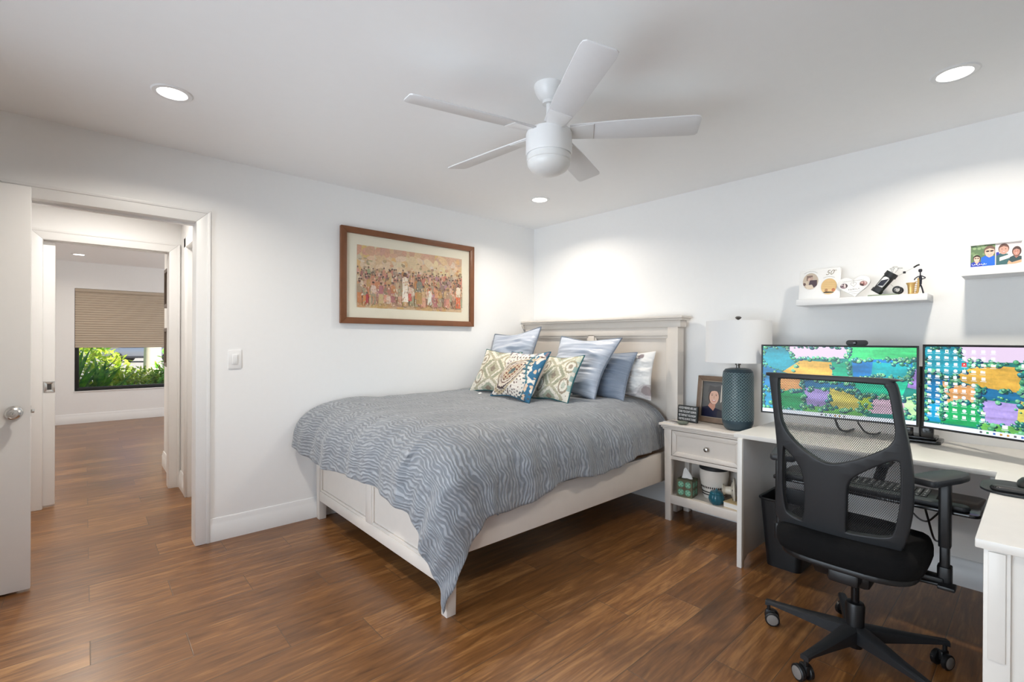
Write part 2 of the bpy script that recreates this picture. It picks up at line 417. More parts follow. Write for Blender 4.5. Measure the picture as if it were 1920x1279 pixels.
# hall right wall with a cased doorway
bm = bmesh.new(); box(bm, HX, HX+T, 1.13, HY, 0, H); box(bm, HX, HX+T, T, .33, 0, H); box(bm, HX, HX+T, .33, 1.13, 2.05, H)
struct('wall_hall_right', bm, m_wall, flat=True)
bm = bmesh.new()
box(bm, HX-.02, HX, 1.11, 1.19, 0, 2.11, .004); box(bm, HX-.02, HX, .27, .35, 0, 2.11, .004); box(bm, HX-.02, HX, .27, 1.19, 2.03, 2.11, .004)
box(bm, HX-.002, HX+T, 1.11, 1.13, 0, 2.05); box(bm, HX-.002, HX+T, .33, .35, 0, 2.05); box(bm, HX-.002, HX+T, .35, 1.11, 2.03, 2.05)
struct('trim_3', bm, m_trim)
struct('door_3', box(bmesh.new(), HX+.07, HX+.105, .355, 1.105, .01, 2.025, .002), m_trim)
struct('baseboard_hall', skirting(bmesh.new(), (HX, 1.19), (HX, HY-.018), (-1, 0)), m_trim)
wbox('wall_hall_left', XC-T, XC, T, HY, 0, H)

# far room
FY = 6.2
GX0, GX1, GZ0, GZ1 = -3.576, -2.28, .486, 2.043
bm = bmesh.new(); box(bm, XC-T, GX0, FY, FY+.15, 0, H); box(bm, GX1, -.4, FY, FY+.15, 0, H); box(bm, GX0, GX1, FY, FY+.15, 0, GZ0); box(bm, GX0, GX1, FY, FY+.15, GZ1, H)
struct('wall_far_room_back', bm, m_wall, flat=True)
wbox('wall_far_room_left', XC-T, XC, HY+T, FY, 0, H)
RW = -2.862
wbox('wall_far_room_closet', RW, -.4, 1.64, 2.435, 0, H)
bm = bmesh.new(); box(bm, -.52, -.40, 2.44, 3.5, 0, H); box(bm, -.52, -.4, 5.1, FY, 0, H); box(bm, -.52, -.4, 3.5, 5.1, 0, .8); box(bm, -.52, -.4, 3.5, 5.1, 2.1, H)
struct('wall_far_room_right', bm, m_wall, flat=True)
struct('baseboard_far_room', skirting(bmesh.new(), (XC, FY), (-.52, FY), (0, -1)), m_trim)
struct('baseboard_closet', skirting(bmesh.new(), (RW, 1.645), (RW, 2.451), (-1, 0)), m_trim)
cx, cz = (GX0+GX1)/2, (GZ0+GZ1)/2
w1 = struct('window_1', frame_bm(bmesh.new(), GX1-GX0, GZ1-GZ0, .05, .05, axes((cx, FY+.12, cz), (1, 0, 0), (0, 0, 1)), .003), m_bronze)
obj('pane', box(bmesh.new(), GX0+.045, GX1-.045, FY+.1, FY+.104, GZ0+.045, GZ1-.045), m_glass, w1)
obj('window_sill', box(bmesh.new(), GX0-.01, GX1+.01, FY-.012, FY+.07, GZ0-.016, GZ0+.0, .003), m_trim, w1)
# cellular shade
m_shade = plain('taupe_shade_fabric', lin((190, 176, 158)), .85, var=.02, scale=60)
sd = thing('window_shade', 'taupe pleated cellular shade half lowered over the far room window', 'window shade', (cx, FY+.03, GZ1))
bm = bmesh.new(); zt, zb = GZ1-.045, 1.175; n = 46; prof = []
for i in range(n+1):
    prof.append((.027 if i % 2 else .017, zt-(zt-zb)*i/n))
vs = []
for x in (GX0+.006, GX1-.006): vs.append([bm.verts.new((x, FY+.05-d, z)) for d, z in prof])
for i in range(n): bm.faces.new((vs[0][i], vs[0][i+1], vs[1][i+1], vs[1][i]))
vb = []
for x in (GX0+.006, GX1-.006): vb.append([bm.verts.new((x, FY+.052+d*.5, z)) for d, z in prof])
for i in range(n): bm.faces.new((vb[1][i], vb[1][i+1], vb[0][i+1], vb[0][i]))
obj('pleated_fabric', bm, m_shade, sd, flat=True)
obj('head_rail', box(bmesh.new(), GX0+.004, GX1-.004, FY+.01, FY+.07, GZ1-.048, GZ1-.002, .004), m_shade, sd)
obj('bottom_rail', box(bmesh.new(), GX0+.006, GX1-.006, FY+.012, FY+.07, 1.142, 1.178, .006), m_shade, sd)
# two framed pictures on the closet wall, seen edge on
for nm, y0, y1, z0, z1, lb in (('upper', 1.93, 2.21, 1.585, 1.955, 'upper of the two brown framed pictures inside the far room'), ('lower', 1.93, 2.21, 1.02, 1.39, 'lower of the two brown framed pictures inside the far room')):
    t = thing('picture_frame', lb, 'picture frame', (RW, (y0+y1)/2, z0), group='brown frames on the far room wall')
    M = axes((RW-.002, (y0+y1)/2, (z0+z1)/2), (0, -1, 0), (0, 0, 1))
    obj('frame', frame_bm(bmesh.new(), y1-y0, z1-z0, .035, .026, M, .003), plain('taupe_frame_wood', lin((112, 98, 88)), .5, var=.15), t)
    cv = Canvas(y1-y0-.06, z1-z0-.06, (226, 222, 214)); cv.rect(.2, .2, .8, .8, (168, 160, 150))
    obj('print', cv.build(M @ Matrix.Translation((0, 0, .008))), printed('paper_print'), t)

# open white door at the left edge of the view
dr = struct('door_1', box(bmesh.new(), XC+.02, -3.670, -.078, -.043, .012, 2.058, .002), m_trim)
bm = bmesh.new(); KM = axes((-3.728, -.078, .916), (1, 0, 0), (0, 0, 1))
lathe(bm, [(.0, 0), (.033, 0), (.033, .004), (.028, .010), (.013, .014), (.011, .03), (.014, .036), (.027, .044), (.0305, .054), (.029, .064), (.022, .070), (.020, .068), (.010, .0685), (.009, .072), (.0, .072)], M=KM, seg=36, cap=False)
cyl(bm, KM @ Vector((0, 0, .0715)), KM @ Vector((0, 0, .0726)), .002, mi=1)
obj('door_knob', bm, [m_chrome, MATS['dark_recess']], dr)
bm = bmesh.new(); box(bm, -3.6705, -3.6695, -.072, -.049, .888, .944); box(bm, -3.6695, -3.657, -.067, -.054, .906, .924, .002)
obj('latch', bm, m_chrome, dr)

# wall switch
sw = thing('light_switch', 'white rocker light switch on the wall beside the doorway', 'light switch', (-2.736, 0, 1.156))
obj('cover_plate', box(bmesh.new(), -2.774, -2.698, -.007, 0, 1.096, 1.216, .002), m_trim, sw)
bm = bmesh.new(); box(bm, -2.753, -2.719, -.0095, -.006, 1.122, 1.190, .001)
M = Matrix.Translation((-2.736, -.0095, 1.156)) @ Matrix.Rotation(R(4), 4, 'X'); box(bm, -.0145, .0145, -.0035, .002, -.031, .031, .0015, M=M)
obj('rocker', bm, m_trim, sw)

# ---------------------------------------------------------------- recessed ceiling lights
m_led = emit('led_lens', (1, .97, .92), 14)
def can(name, loc, label, power, color, group):
    t = thing(name, label, 'ceiling light', loc, group=group, local=True)
    obj('trim_ring', lathe(bmesh.new(), [(.058, -.001), (.060, -.006), (.078, -.005), (.083, 0), (.058, 0)], cap=False, seg=40), m_white_metal, t)
    obj('lens', lathe(bmesh.new(), [(0, -.004), (.045, -.0035), (.058, -.002), (.058, 0), (0, 0)], cap=False, seg=40), m_led, t)
    lamp('downlight', 'AREA', (loc[0], loc[1], loc[2]-.02), power, color, shape='DISK', size=.11, spread=R(150))
    return t
PW = 14.0; WC = (1, .91, .79)
g = 'recessed lights in the bedroom ceiling'
can('recessed_light', (-3.164, -.797, H), 'round recessed ceiling light above the doorway side of the bedroom', PW, WC, g)
can('recessed_light', (-.709, -3.269, H), 'round recessed ceiling light above the desk', PW, WC, g)
can('recessed_light', (-.707, -.780, H), 'round recessed ceiling light below the fan, near the bed corner', PW, WC, g)
can('recessed_light', (-3.524, 5.324, H), 'recessed ceiling light in the far room above the pleated shade', 5, WC, None)
lamp('downlight', 'AREA', (-3.16, -3.27, H-.02), PW*.8, WC, shape='DISK', size=.11, spread=R(150))
lamp('hall_fill', 'AREA', (-3.35, .8, H-.02), 15, (1, .95, .88), shape='DISK', size=.11, spread=R(160))  # added fill to light the hall, no fitting modelled
lamp('far_room_fill', 'AREA', (-3.45, 3.0, H-.02), 20, WC, shape='DISK', size=.11, spread=R(160))  # added fill, placed to brighten the far room's floor and spare its back wall

# ---------------------------------------------------------------- ceiling fan
m_fan = plain('fan_white', (.80, .80, .80), .35, var=.01)
m_blade = plain('fan_blade_white', (.76, .76, .77), .4, var=.02)
FX, FYY = -1.907, -2.027
fan = thing('ceiling_fan', 'white five blade ceiling fan with a round light, hanging above the bed end', 'ceiling fan', (FX, FYY, H), local=True)
obj('canopy', lathe(bmesh.new(), [(.068, 0), (.068, -.008), (.062, -.03), (.045, -.06), (.034, -.068), (.030, -.07), (.030, -.082), (.0, -.082)], cap=False, seg=40), m_fan, fan)
obj('downrod', cyl(bmesh.new(), (0, 0, -.08), (0, 0, -.23), .0125), m_fan, fan)
obj('motor_housing', lathe(bmesh.new(), [(0, -.205), (.035, -.207), (.04, -.222), (.085, -.226), (.098, -.232), (.104, -.245), (.1045, -.33), (.101, -.338), (.096, -.338), (.096, -.344), (0, -.344)], c=(0, 0, .025), cap=False, seg=48), m_fan, fan)
obj('light_bowl', lathe(bmesh.new(), [(.0, -.343), (.100, -.344), (.1005, -.366), (.096, -.369), (.097, -.372), (.096, -.384), (.082, -.404), (.055, -.419), (.025, -.426), (0, -.427)], c=(0, 0, .025), cap=False, seg=48), plain('opal_white_glass', (.78, .78, .77), .3), fan)
for k in range(5):
    a = R(94.5+72*k)
    bm = bmesh.new(); P = [(.095, -.048), (.30, -.060), (.62, -.066), (.642, -.062), (.652, -.050), (.656, .050), (.648, .062), (.62, .066), (.30, .060), (.095, .048)]
    M = Matrix.Rotation(a, 4, 'Z') @ Matrix.Translation((0, 0, -.211)) @ Matrix.Rotation(R(-13), 4, 'X')
    prism(bm, P, -.003, .003, M, .0015)
    bl = obj('blade', bm, m_blade, fan)
    bm = bmesh.new(); prism(bm, [(.06, -.03), (.13, -.042), (.20, -.05), (.20, .05), (.13, .042), (.06, .03)], -.006, -.003, M, .001)
    obj('blade_bracket', bm, m_fan, bl)

# ---------------------------------------------------------------- big picture
pic = thing('framed_painting', 'wide brown framed painting of a crowd, hung above the bed', 'painting', (-1.42, 0, 1.413))
PW_, PH_ = 1.246, .733
M = axes((-1.4245, -.002, 1.7785), (1, 0, 0), (0, 0, 1))
obj('frame', frame_bm(bmesh.new(), PW_, PH_, .046, .032, M, .003), m_darkbrown, pic)
obj('mat_board', box(bmesh.new(), -PW_/2+.04, PW_/2-.04, -PH_/2+.04, PH_/2-.04, .004, .012, M=M), m_mat, pic)
rnd = random.Random(11)
cv = Canvas(.985, .482, (212, 180, 140))
def jig(c, a):
    return tuple(max(0, min(255, int(x*.68+w*.32)+rnd.randint(-a, a)//2)) for x, w in zip(c, (206, 168, 132)))
for i in range(260):                                        # washes: rose, ochre and cream
    y = rnd.random(); x = rnd.random()
    base = (205, 160, 135) if y > .86 else (224, 206, 168) if y > .58 else (200, 158, 128) if y > .3 else (196, 150, 118)
    if y < .1: base = (214, 166, 98)
    if rnd.random() < .3 and y > .5: base = rnd.choice([(226, 200, 150), (218, 168, 140), (222, 184, 110), (208, 196, 178), (228, 214, 184)])
    cv.ell(x, y, rnd.uniform(.02, .07), rnd.uniform(.03, .09), jig(base, 12), 9, rnd.uniform(0, 3))
for i in range(90):                                         # foliage and rooftops
    cv.ell(rnd.random(), rnd.uniform(.5, .8), rnd.uniform(.006, .02), rnd.uniform(.008, .03), jig(rnd.choice([(150, 148, 110), (170, 150, 110), (190, 140, 90), (222, 214, 200), (140, 120, 90), (206, 150, 120)]), 14), 7)
def figure(x, y0, h, c, c2, skin=(120, 78, 58)):
    w = h*.125
    cv.poly([(x-w*.5, y0), (x+w*.5, y0), (x+w*.36, y0+h*.5), (x-w*.36, y0+h*.5)], c)
    cv.poly([(x-w*.4, y0+h*.45), (x+w*.4, y0+h*.45), (x+w*.44, y0+h*.8), (x, y0+h*.86), (x-w*.44, y0+h*.8)], c2)
    cv.poly([(x+w*.35, y0+h*.78), (x+w*.75, y0+h*.5), (x+w*.6, y0+h*.46), (x+w*.2, y0+h*.7)], c2)
    cv.ell(x, y0+h*.92, h*.028, h*.065, skin, 8); cv.ell(x, y0+h*.955, h*.030, h*.045, (92, 70, 62), 7)
pal = [(190, 100, 90), (214, 140, 110), (150, 140, 116), (232, 216, 196), (184, 150, 90), (164, 92, 104), (140, 150, 124), (206, 172, 130), (120, 96, 84), (220, 160, 140), (170, 120, 140), (196, 120, 60)]
for r_, (yb, hh, n) in enumerate(((.42, .24, 46), (.30, .30, 42), (.18, .34, 36), (.08, .36, 24))):
    for i in range(n):
        figure((i+.5+rnd.uniform(-.35, .35))/n, yb+rnd.uniform(-.03, .03), hh*rnd.uniform(.75, 1.1), jig(rnd.choice(pal), 14), jig(rnd.choice(pal), 14), jig((140, 96, 72), 16))
figure(.415, .13, .50, (240, 228, 212), (238, 224, 206)); figure(.55, .1, .48, (176, 140, 84), (130, 128, 112)); figure(.655, .1, .3, (226, 226, 214), (232, 222, 206))
figure(.46, .15, .28, (206, 92, 84), (226, 190, 170)); figure(.955, .07, .46, (214, 110, 70), (226, 212, 190)); figure(.08, .05, .2, (176, 60, 64), (176, 60, 64))
for i in range(700):
    y = rnd.uniform(.03, .62); cv.ell(rnd.random(), y, rnd.uniform(.002, .007), rnd.uniform(.005, .022), jig(rnd.choice([(214, 176, 150), (200, 150, 130), (226, 204, 178), (170, 140, 110), (190, 120, 100), (150, 130, 110), (210, 160, 110), (232, 216, 196)]), 16), 6, rnd.uniform(-.5, .5))
obj('painting_print', cv.build(M @ Matrix.Translation((0, 0, .0125)), 1e-5), printed('painting_paint', .5, var=.25, scale=90), pic)
m_pglass, nt, b = newmat('picture_glass')
o_ = nt.nodes['Material Output']; tr = N(nt, 'ShaderNodeBsdfTransparent'); gl = N(nt, 'ShaderNodeBsdfGlossy', Roughness=.05); mx = N(nt, 'ShaderNodeMixShader'); mx.inputs[0].default_value = .035
L(nt, tr.outputs[0], mx.inputs[1]); L(nt, gl.outputs[0], mx.inputs[2]); L(nt, mx.outputs[0], o_.inputs[0])
obj('glass', box(bmesh.new(), -PW_/2+.044, PW_/2-.044, -PH_/2+.044, PH_/2-.044, .022, .024, M=M), m_pglass, pic)

# ---------------------------------------------------------------- bed
bed = thing('bed', 'antique white panelled wooden bed with a tall headboard, in the room corner', 'bed', (-1.2, -.86, 0))
B0, B1 = -.028, -1.692                                      # y range of the posts
hb = bmesh.new()
for ya, yb in ((B0, B0-.085), (B1+.085, B1)): box(hb, -.145, -.055, yb, ya, 0, 1.40, .003)
box(hb, -.135, -.06, B1+.08, B0-.08, 1.33, 1.40, .002)      # top rail
box(hb, -.135, -.06, B1+.08, B0-.08, .35, .55, .002)
for yy in (-.86,): box(hb, -.135, -.06, yy-.033, yy+.033, .5, 1.34, .002)
obj('headboard_frame', hb, m_wood_white, bed)
bm = bmesh.new(); box(bm, -.110, -.075, B1+.08, B0-.08, .5, 1.34)
for ya, yb in ((-.113, -.827), (-.893, -1.607)):
    M = axes((-.1105, (ya+yb)/2, .92), (0, -1, 0), (0, 0, 1)); frame_bm(bm, ya-yb, .82, .022, .016, M, .004)
obj('headboard_panel', bm, m_wood_white, bed)
bm = bmesh.new()
box(bm, -.185, -.035, B1-.055, -.004, 1.462, 1.480, .004); box(bm, -.175, -.04, B1-.045, -.010, 1.448, 1.462, .003)
prism(bm, [(0, 0), (.012, .0), (.032, .03), (.034, .046), (0, .046)], 0, B0-B1+.02, axes((-.142, B0+.01, 1.402), (-1, 0, 0), (0, 0, 1)) @ Matrix.Scale(1, 4), .002)
box(bm, -.146, -.05, B1-.02, B0+.016, 1.396, 1.452, .003)
obj('headboard_cap', bm, m_wood_white, bed)
for ya in (B1+.02, B0-.048): obj('side_rail', box(bmesh.new(), -2.17, -.14, ya, ya+.028, .262, .47, .003), m_wood_white, bed)
fb = bmesh.new(); FXa, FXb = -2.222, -2.165
box(fb, FXa+.008, FXb-.006, B1+.05, B0-.05, .134, .205, .003); box(fb, FXa+.008, FXb-.006, B1+.05, B0-.05, .43, .465, .003)
for yy in (-.86,): box(fb, FXa+.008, FXb-.006, yy-.036, yy+.036, .2, .48, .002)
obj('footboard_frame', fb, m_wood_white, bed)
bm = bmesh.new(); box(bm, FXa+.024, FXb-.012, B1+.05, B0-.05, .19, .48)
for ya, yb in ((-.083, -.824), (-.896, -1.637)):
    M = axes((FXa+.0245, (ya+yb)/2, .3375), (0, -1, 0), (0, 0, 1)); frame_bm(bm, ya-yb, .265, .016, .012, M, .003)
obj('footboard_panel', bm, m_wood_white, bed)
def tleg(x0, x1, y0, y1, z1, taper=.006):
    t = bmesh.new(); box(t, x0, x1, y0, y1, 0, z1, 0)
    cx_, cy_ = (x0+x1)/2, (y0+y1)/2
    for v in t.verts:
        if v.co.z < .01: v.co.x += taper if v.co.x < cx_ else -taper; v.co.y += taper if v.co.y < cy_ else -taper
    bmesh.ops.bevel(t, geom=list(t.edges), offset=.003, segments=2, profile=.5, affect='EDGES'); return t
obj('leg', tleg(FXa, FXb+.003, B1, B1+.055, .47, .004), m_wood_white, bed)
obj('leg', tleg(FXa, FXb+.003, B0-.055, B0, .47, .004), m_wood_white, bed)

# duvet -------------------------------------------------------------
def duvet_mat():
    m, nt, b = newmat('grey_blue_duvet_jacquard')
    uv = N(nt, 'ShaderNodeUVMap', uv_map='UVMap')
    mp = N(nt, 'ShaderNodeMapping'); L(nt, uv.outputs[0], mp.inputs[0]); mp.inputs['Scale'].default_value = (2.5, 2.5, 1)   # metres of cloth
    sp = N(nt, 'ShaderNodeSeparateXYZ'); L(nt, mp.outputs[0], sp.inputs[0])
    mq = N(nt, 'ShaderNodeMapping'); L(nt, mp.outputs[0], mq.inputs[0]); mq.inputs['Scale'].default_value = (1.0, .75, 1)
    nz = N(nt, 'ShaderNodeTexNoise', Scale=11.0, Detail=2.0, Roughness=.5); L(nt, mq.outputs[0], nz.inputs['Vector'])
    nz2 = N(nt, 'ShaderNodeTexNoise', Scale=3.0, Detail=1.0); L(nt, mq.outputs[0], nz2.inputs['Vector'])
    ph = math_(nt, 'ADD', math_(nt, 'MULTIPLY', sp.outputs[0], 300), math_(nt, 'ADD', math_(nt, 'MULTIPLY', nz.outputs[0], 26), math_(nt, 'MULTIPLY', nz2.outputs[0], 34)))
    s = math_(nt, 'SINE', ph)
    mr = N(nt, 'ShaderNodeMapRange', interpolation_type='SMOOTHSTEP'); L(nt, s, mr.inputs[0]); mr.inputs[1].default_value = -.8; mr.inputs[2].default_value = .7
    fine = N(nt, 'ShaderNodeTexNoise', Scale=26.0, Detail=3.0); L(nt, mp.outputs[0], fine.inputs['Vector'])
    brk = N(nt, 'ShaderNodeMapRange'); L(nt, fine.outputs[0], brk.inputs[0]); brk.inputs[1].default_value = .32; brk.inputs[2].default_value = .62
    f = math_(nt, 'MULTIPLY', mr.outputs[0], math_(nt, 'MULTIPLY_ADD', brk.outputs[0], .7, .3))
    L(nt, mixc(nt, f, lin((114, 118, 124)), lin((156, 159, 164))), b.inputs['Base Color'])
    b.inputs['Roughness'].default_value = .5; b.inputs['Sheen Weight'].default_value = .3; b.inputs['Specular IOR Level'].default_value = .4
    h = math_(nt, 'ADD', math_(nt, 'MULTIPLY', mr.outputs[0], .7), math_(nt, 'MULTIPLY', fine.outputs[0], .6))
    bump(nt, b, h, .7, .006)
    return m
def duvet():
    bm = bmesh.new(); uvl = bm.loops.layers.uv.new('UVMap')
    top = .826
    A, Bz, Lq = .315, .25, .445                             # soft edge: width, depth, cloth length
    def drop(d):
        """offset outward and downward for cloth length d past the soft edge"""
        if d <= 0: return 0, 0
        if d < Lq:
            a = d/Lq*math.pi/2; return A*math.sin(a), Bz*(1-math.cos(a))
        return A+.012*min(1, (d-Lq)/.1), Bz+(d-Lq)
    def pt(s, t):
        y = -.035-s; x = -.20-t
        xE = -1.965-.075*max(0, 1-s/1.3)
        kk = max(0, min(1, (x+.70)/.28)); yE = -1.42+.085*kk*kk*(3-2*kk)
        p = max(0, yE-y); q = max(0, xE-x)
        if p > 0 and q > 0:
            d = math.hypot(p, q); dx, dy = q/d, p/d
            o, z = drop(d)
            k = (dx**4.5+dy**4.5)**(-1/4.5)
            fold = min(1, min(p, q)/.18)
            o = o*k+.012*math.sin(7*math.atan2(p, q)+.6)*fold*min(1, d/.5)
            P = Vector((xE-dx*o, yE-dy*o, top-z))
        elif p > 0:
            o, z = drop(p); P = Vector((x, yE-o, top-z))
        elif q > 0:
            o, z = drop(q); P = Vector((xE-o*1.08, y, top-z*.97))
        else:
            P = Vector((x, y, top))
        hang = min(1, max(p, q)/.35)
        n1 = noise.noise(Vector((x*2.2, y*2.2, 3.1))); n2 = noise.noise(Vector((x*6, y*6, 8.4))); n3 = noise.noise(Vector((x*14, y*14, 1.4)))
        P.z += (.020*n1+.008*n2+.003*n3)*(1-.6*hang)
        if p > 0: P.y += hang*(.010*math.sin(x*16+2*n1)+.005*math.sin(x*41)+.004*n3)
        if q > 0: P.x += hang*(.014*math.sin(y*15+2*n1)+.006*math.sin(y*37)+.004*n3)
        P.z += .016*math.exp(-((x+.55)/.5)**2)+.018*max(0, 1-s/.5)
        return P
    ns, nt_ = 170, 210
    V = []
    for i in range(ns+1):
        row = []
        for j in range(nt_+1):
            s = i/ns; t = j/nt_
            tip = max(0, s-.72)/.28*max(0, t-.80)/.20
            tt = t*(2.335+.03*math.sin(s*9)+.10*tip); kk = max(0, min(1, (.5-tt)/.28)); ss = s*(1.890-.085*kk*kk*(3-2*kk)+.085*t+.018*math.sin(t*21)+.014*math.sin(t*8+1)+.10*tip)
            P = pt(ss, tt); P.y = min(P.y, -.012)
            row.append((bm.verts.new(P), ss, tt))
        V.append(row)
    for i in range(ns):
        for j in range(nt_):
            q = [V[i][j], V[i][j+1], V[i+1][j+1], V[i+1][j]]
            f = bm.faces.new([a[0] for a in q])
            for l, a in zip(f.loops, q): l[uvl].uv = (a[2]*.4, a[1]*.4)
    bmesh.ops.recalc_face_normals(bm, faces=bm.faces)
    if sum(f.normal.z for f in bm.faces) < 0: bmesh.ops.reverse_faces(bm, faces=bm.faces)
    return bm
dv = obj('duvet', duvet(), duvet_mat(), sharp=80)
sm = dv.modifiers.new('thickness', 'SOLIDIFY'); sm.thickness = .022; sm.offset = -1
tag(dv, 'grey blue wavy patterned duvet draped over the bed', 'duvet')

# pillows -------------------------------------------------------------
def pillow(BL, BR, TR, TL, th, colf=None, n=56, pinch=.03, sag=.0, wr=.006, seed=0, wfreq=(3, 9)):
    """closed pillow between four corners; th = half thickness; returns bm + border loop"""
    BL, BR, TR, TL = map(Vector, (BL, BR, TR, TL))
    bm = bmesh.new(); lay = bm.loops.layers.float_color.new('Col') if colf else None; uvl = bm.loops.layers.uv.new('UVMap')
    nrm = ((BR-BL)+(TR-TL)).cross((TL-BL)+(TR-BR)).normalized()
    cen = (BL+BR+TR+TL)/4
    def base(u, v):
        P = (BL*(1-u)+BR*u)*(1-v)+(TL*(1-u)+TR*u)*v
        a, c = 2*u-1, 2*v-1
        k = pinch*((1-a*a)*abs(c)**3+(1-c*c)*abs(a)**3)
        d = (cen-P); return P+(d.normalized()*k if d.length > 1e-6 else d*0)
    def prof(u, v):
        a, c = abs(2*u-1), abs(2*v-1)
        return max(0, (1-a**2.4))**.55*max(0, (1-c**2.4))**.55
    F = {}; B = {}
    for i in range(n+1):
        for j in range(n+1):
            u, v = i/n, j/n; P = base(u, v); k = prof(u, v)
            w = wr*k*(noise.noise(Vector((u*wfreq[0]+seed, v*wfreq[1], seed*1.7)))+.5*noise.noise(Vector((u*wfreq[0]*3, v*wfreq[1]*2.5+seed, 5))))
            h = th*k*(1-sag*v*.4)
            F[i, j] = bm.verts.new(P+nrm*(h+w))
            B[i, j] = F[i, j] if i in (0, n) or j in (0, n) else bm.verts.new(P-nrm*h)
    for i in range(n):
        for j in range(n):
            f = bm.faces.new((F[i, j], F[i+1, j], F[i+1, j+1], F[i, j+1]))
            for l, (a, c) in zip(f.loops, ((i, j), (i+1, j), (i+1, j+1), (i, j+1))):
                l[uvl].uv = (a/n, c/n)
                if colf: l[lay] = (*lin(colf(a/n, c/n)), 1)
            g = bm.faces.new((B[i, j], B[i, j+1], B[i+1, j+1], B[i+1, j])); g.material_index = 1
            for l, (a, c) in zip(g.loops, ((i, j), (i, j+1), (i+1, j+1), (i+1, j))): l[uvl].uv = (a/n, c/n)
    loop = [F[i, 0].co.copy() for i in range(n)]+[F[n, j].co.copy() for j in range(n)]+[F[n-i, n].co.copy() for i in range(n)]+[F[0, n-j].co.copy() for j in range(n)]
    return bm, loop
def satin(name, dark, light, scale=(2, 34), bs=.5, rough=.32):
    m, nt, b = newmat(name)
    uv = N(nt, 'ShaderNodeUVMap', uv_map='UVMap'); mp = N(nt, 'ShaderNodeMapping'); L(nt, uv.outputs[0], mp.inputs[0]); mp.inputs['Scale'].default_value = (*scale, 1); mp.inputs['Rotation'].default_value = (0, 0, R(6))
    nz = N(nt, 'ShaderNodeTexNoise', Scale=1.3, Detail=3.0, Distortion=.4); L(nt, mp.outputs[0], nz.inputs['Vector'])
    L(nt, mixc(nt, nz.outputs[0], dark, light), b.inputs['Base Color']); b.inputs['Roughness'].default_value = rough; b.inputs['Sheen Weight'].default_value = .3
    bump(nt, b, nz.outputs[0], bs, .006); return m
m_satin = satin('silver_blue_satin', lin((150, 160, 178)), lin((206, 212, 222)))
m_pleat = satin('slate_blue_pleats', lin((98, 110, 128)), lin((150, 162, 180)), (2, 46), .9, .45)
m_pipe = plain('slate_piping', lin((112, 122, 136)), .5)
m_cream_cotton = printed('printed_cotton', .85, var=.10, scale=120)
m_teal = plain('teal_cotton', lin((38, 98, 104)), .8, var=.1)
m_white_cotton = printed('floral_cotton', .8, var=.06, scale=50)

def ikat(u, v):
    x = abs(u-.5)*2; y = v; nz = noise.noise(Vector((u*42, v*6, 2)))*.035
    c = (230, 224, 210)
    if noise.noise(Vector((u*3.1, v*2.6, 9))) > .12: c = (206, 208, 190)
    def dia(cy, rx, ry): return x/rx+abs(y-cy)/ry+nz*3
    d = dia(.5, .62, .34)
    if d < 1.25: c = (226, 218, 196)
    if d < 1.02: c = (160, 160, 136)
    if d < .72: c = (222, 216, 200)
    if d < .55: c = (176, 172, 148)
    if d < .24: c = (140, 128, 112)
    for cy in (.04, .96):
        d = dia(cy, .8, .30)
        if d < 1.0: c = (182, 176, 152)
        if d < .78: c = (228, 221, 206)
        if d < .5: c = (166, 170, 150)
        if d < .22: c = (140, 126, 110)
    # scrolls and seed dots
    r = math.hypot((x-.66)/.24, (y-.30)/.17); 
    if .72 < r+nz*4 < 1.0: c = (160, 146, 126)
    if r < .4: c = (190, 194, 178)
    r = math.hypot((x-.70)/.26, (y-.72)/.15)
    if .75 < r+nz*4 < 1.0: c = (170, 160, 134)
    if r < .36: c = (164, 150, 132)
    if x > .86 and .2 < y < .85: c = (160, 184, 176) if math.sin(y*30) > -.2 else c
    if (math.sin(u*52)*math.sin(v*44)) > .86: c = (168, 156, 136)
    return c
def paisley(u, v):
    nz = noise.noise(Vector((u*30, v*30, 4)))*.02
    c = (229, 222, 212)
    a = R(42); X = (u-.42)*math.cos(a)+(v-.5)*math.sin(a); Y = -(u-.42)*math.sin(a)+(v-.5)*math.cos(a)
    Y += .25*X*X; w = .17*(1-.55*max(-1, min(1, X/.42)))
    r = math.hypot(X/.40, Y/max(.05, w))+nz*3
    if r < 1.75 and math.sin(math.atan2(Y, X)*22) > .55 and r > 1.5: c = (92, 70, 68)
    if 1.16 < r < 1.34: c = (186, 170, 140)
    if 1.0 < r < 1.12: c = (74, 58, 58)
    if r < 1.0: c = (222, 210, 194)
    if .72 < r < .80: c = (120, 92, 82)
    if r < .62: c = (196, 178, 150) if math.sin(u*60+v*20)*math.sin(v*70-u*15) < .3 else (122, 66, 60)
    if r < .22: c = (96, 110, 108)
    # teal vine at the right
    d = abs(u-(.80+.07*math.sin(v*7)))+nz
    if d < .022: c = (66, 120, 134)
    if d < .075 and math.sin(v*70) > .4 and u < .82: c = (70, 104, 116)
    if u > .84 and noise.noise(Vector((u*9, v*7, 1))) > -.05: c = (50, 108, 142)
    if u > .84 and noise.noise(Vector((u*12, v*10, 6))) > .28: c = (222, 196, 170)
    if r > 1.8 and u < .78 and math.sin(u*46)*math.sin(v*42+u*8) > .82: c = (110, 72, 70)
    if v < .14 and math.sin(u*50)*math.sin(v*90) > .55: c = (92, 84, 88)
    if .80 < v < .86 and math.sin(u*75) > .45 and .15 < u < .75: c = (74, 62, 62)
    if v > .9 and math.sin(u*34) > .7: c = (126, 110, 120)
    return c
def floral(u, v):
    c = (232, 231, 229)
    if u < .62 or v < .3:
        n1 = noise.noise(Vector((u*3.4, v*3.0, 12)))
        if n1 > -.12: c = (212, 208, 207)
        if n1 > .12: c = (188, 182, 182)
        if n1 > .30: c = (150, 138, 138)
    if noise.noise(Vector((u*5, v*5, 31))) > .42: c = (146, 134, 136)
    return c
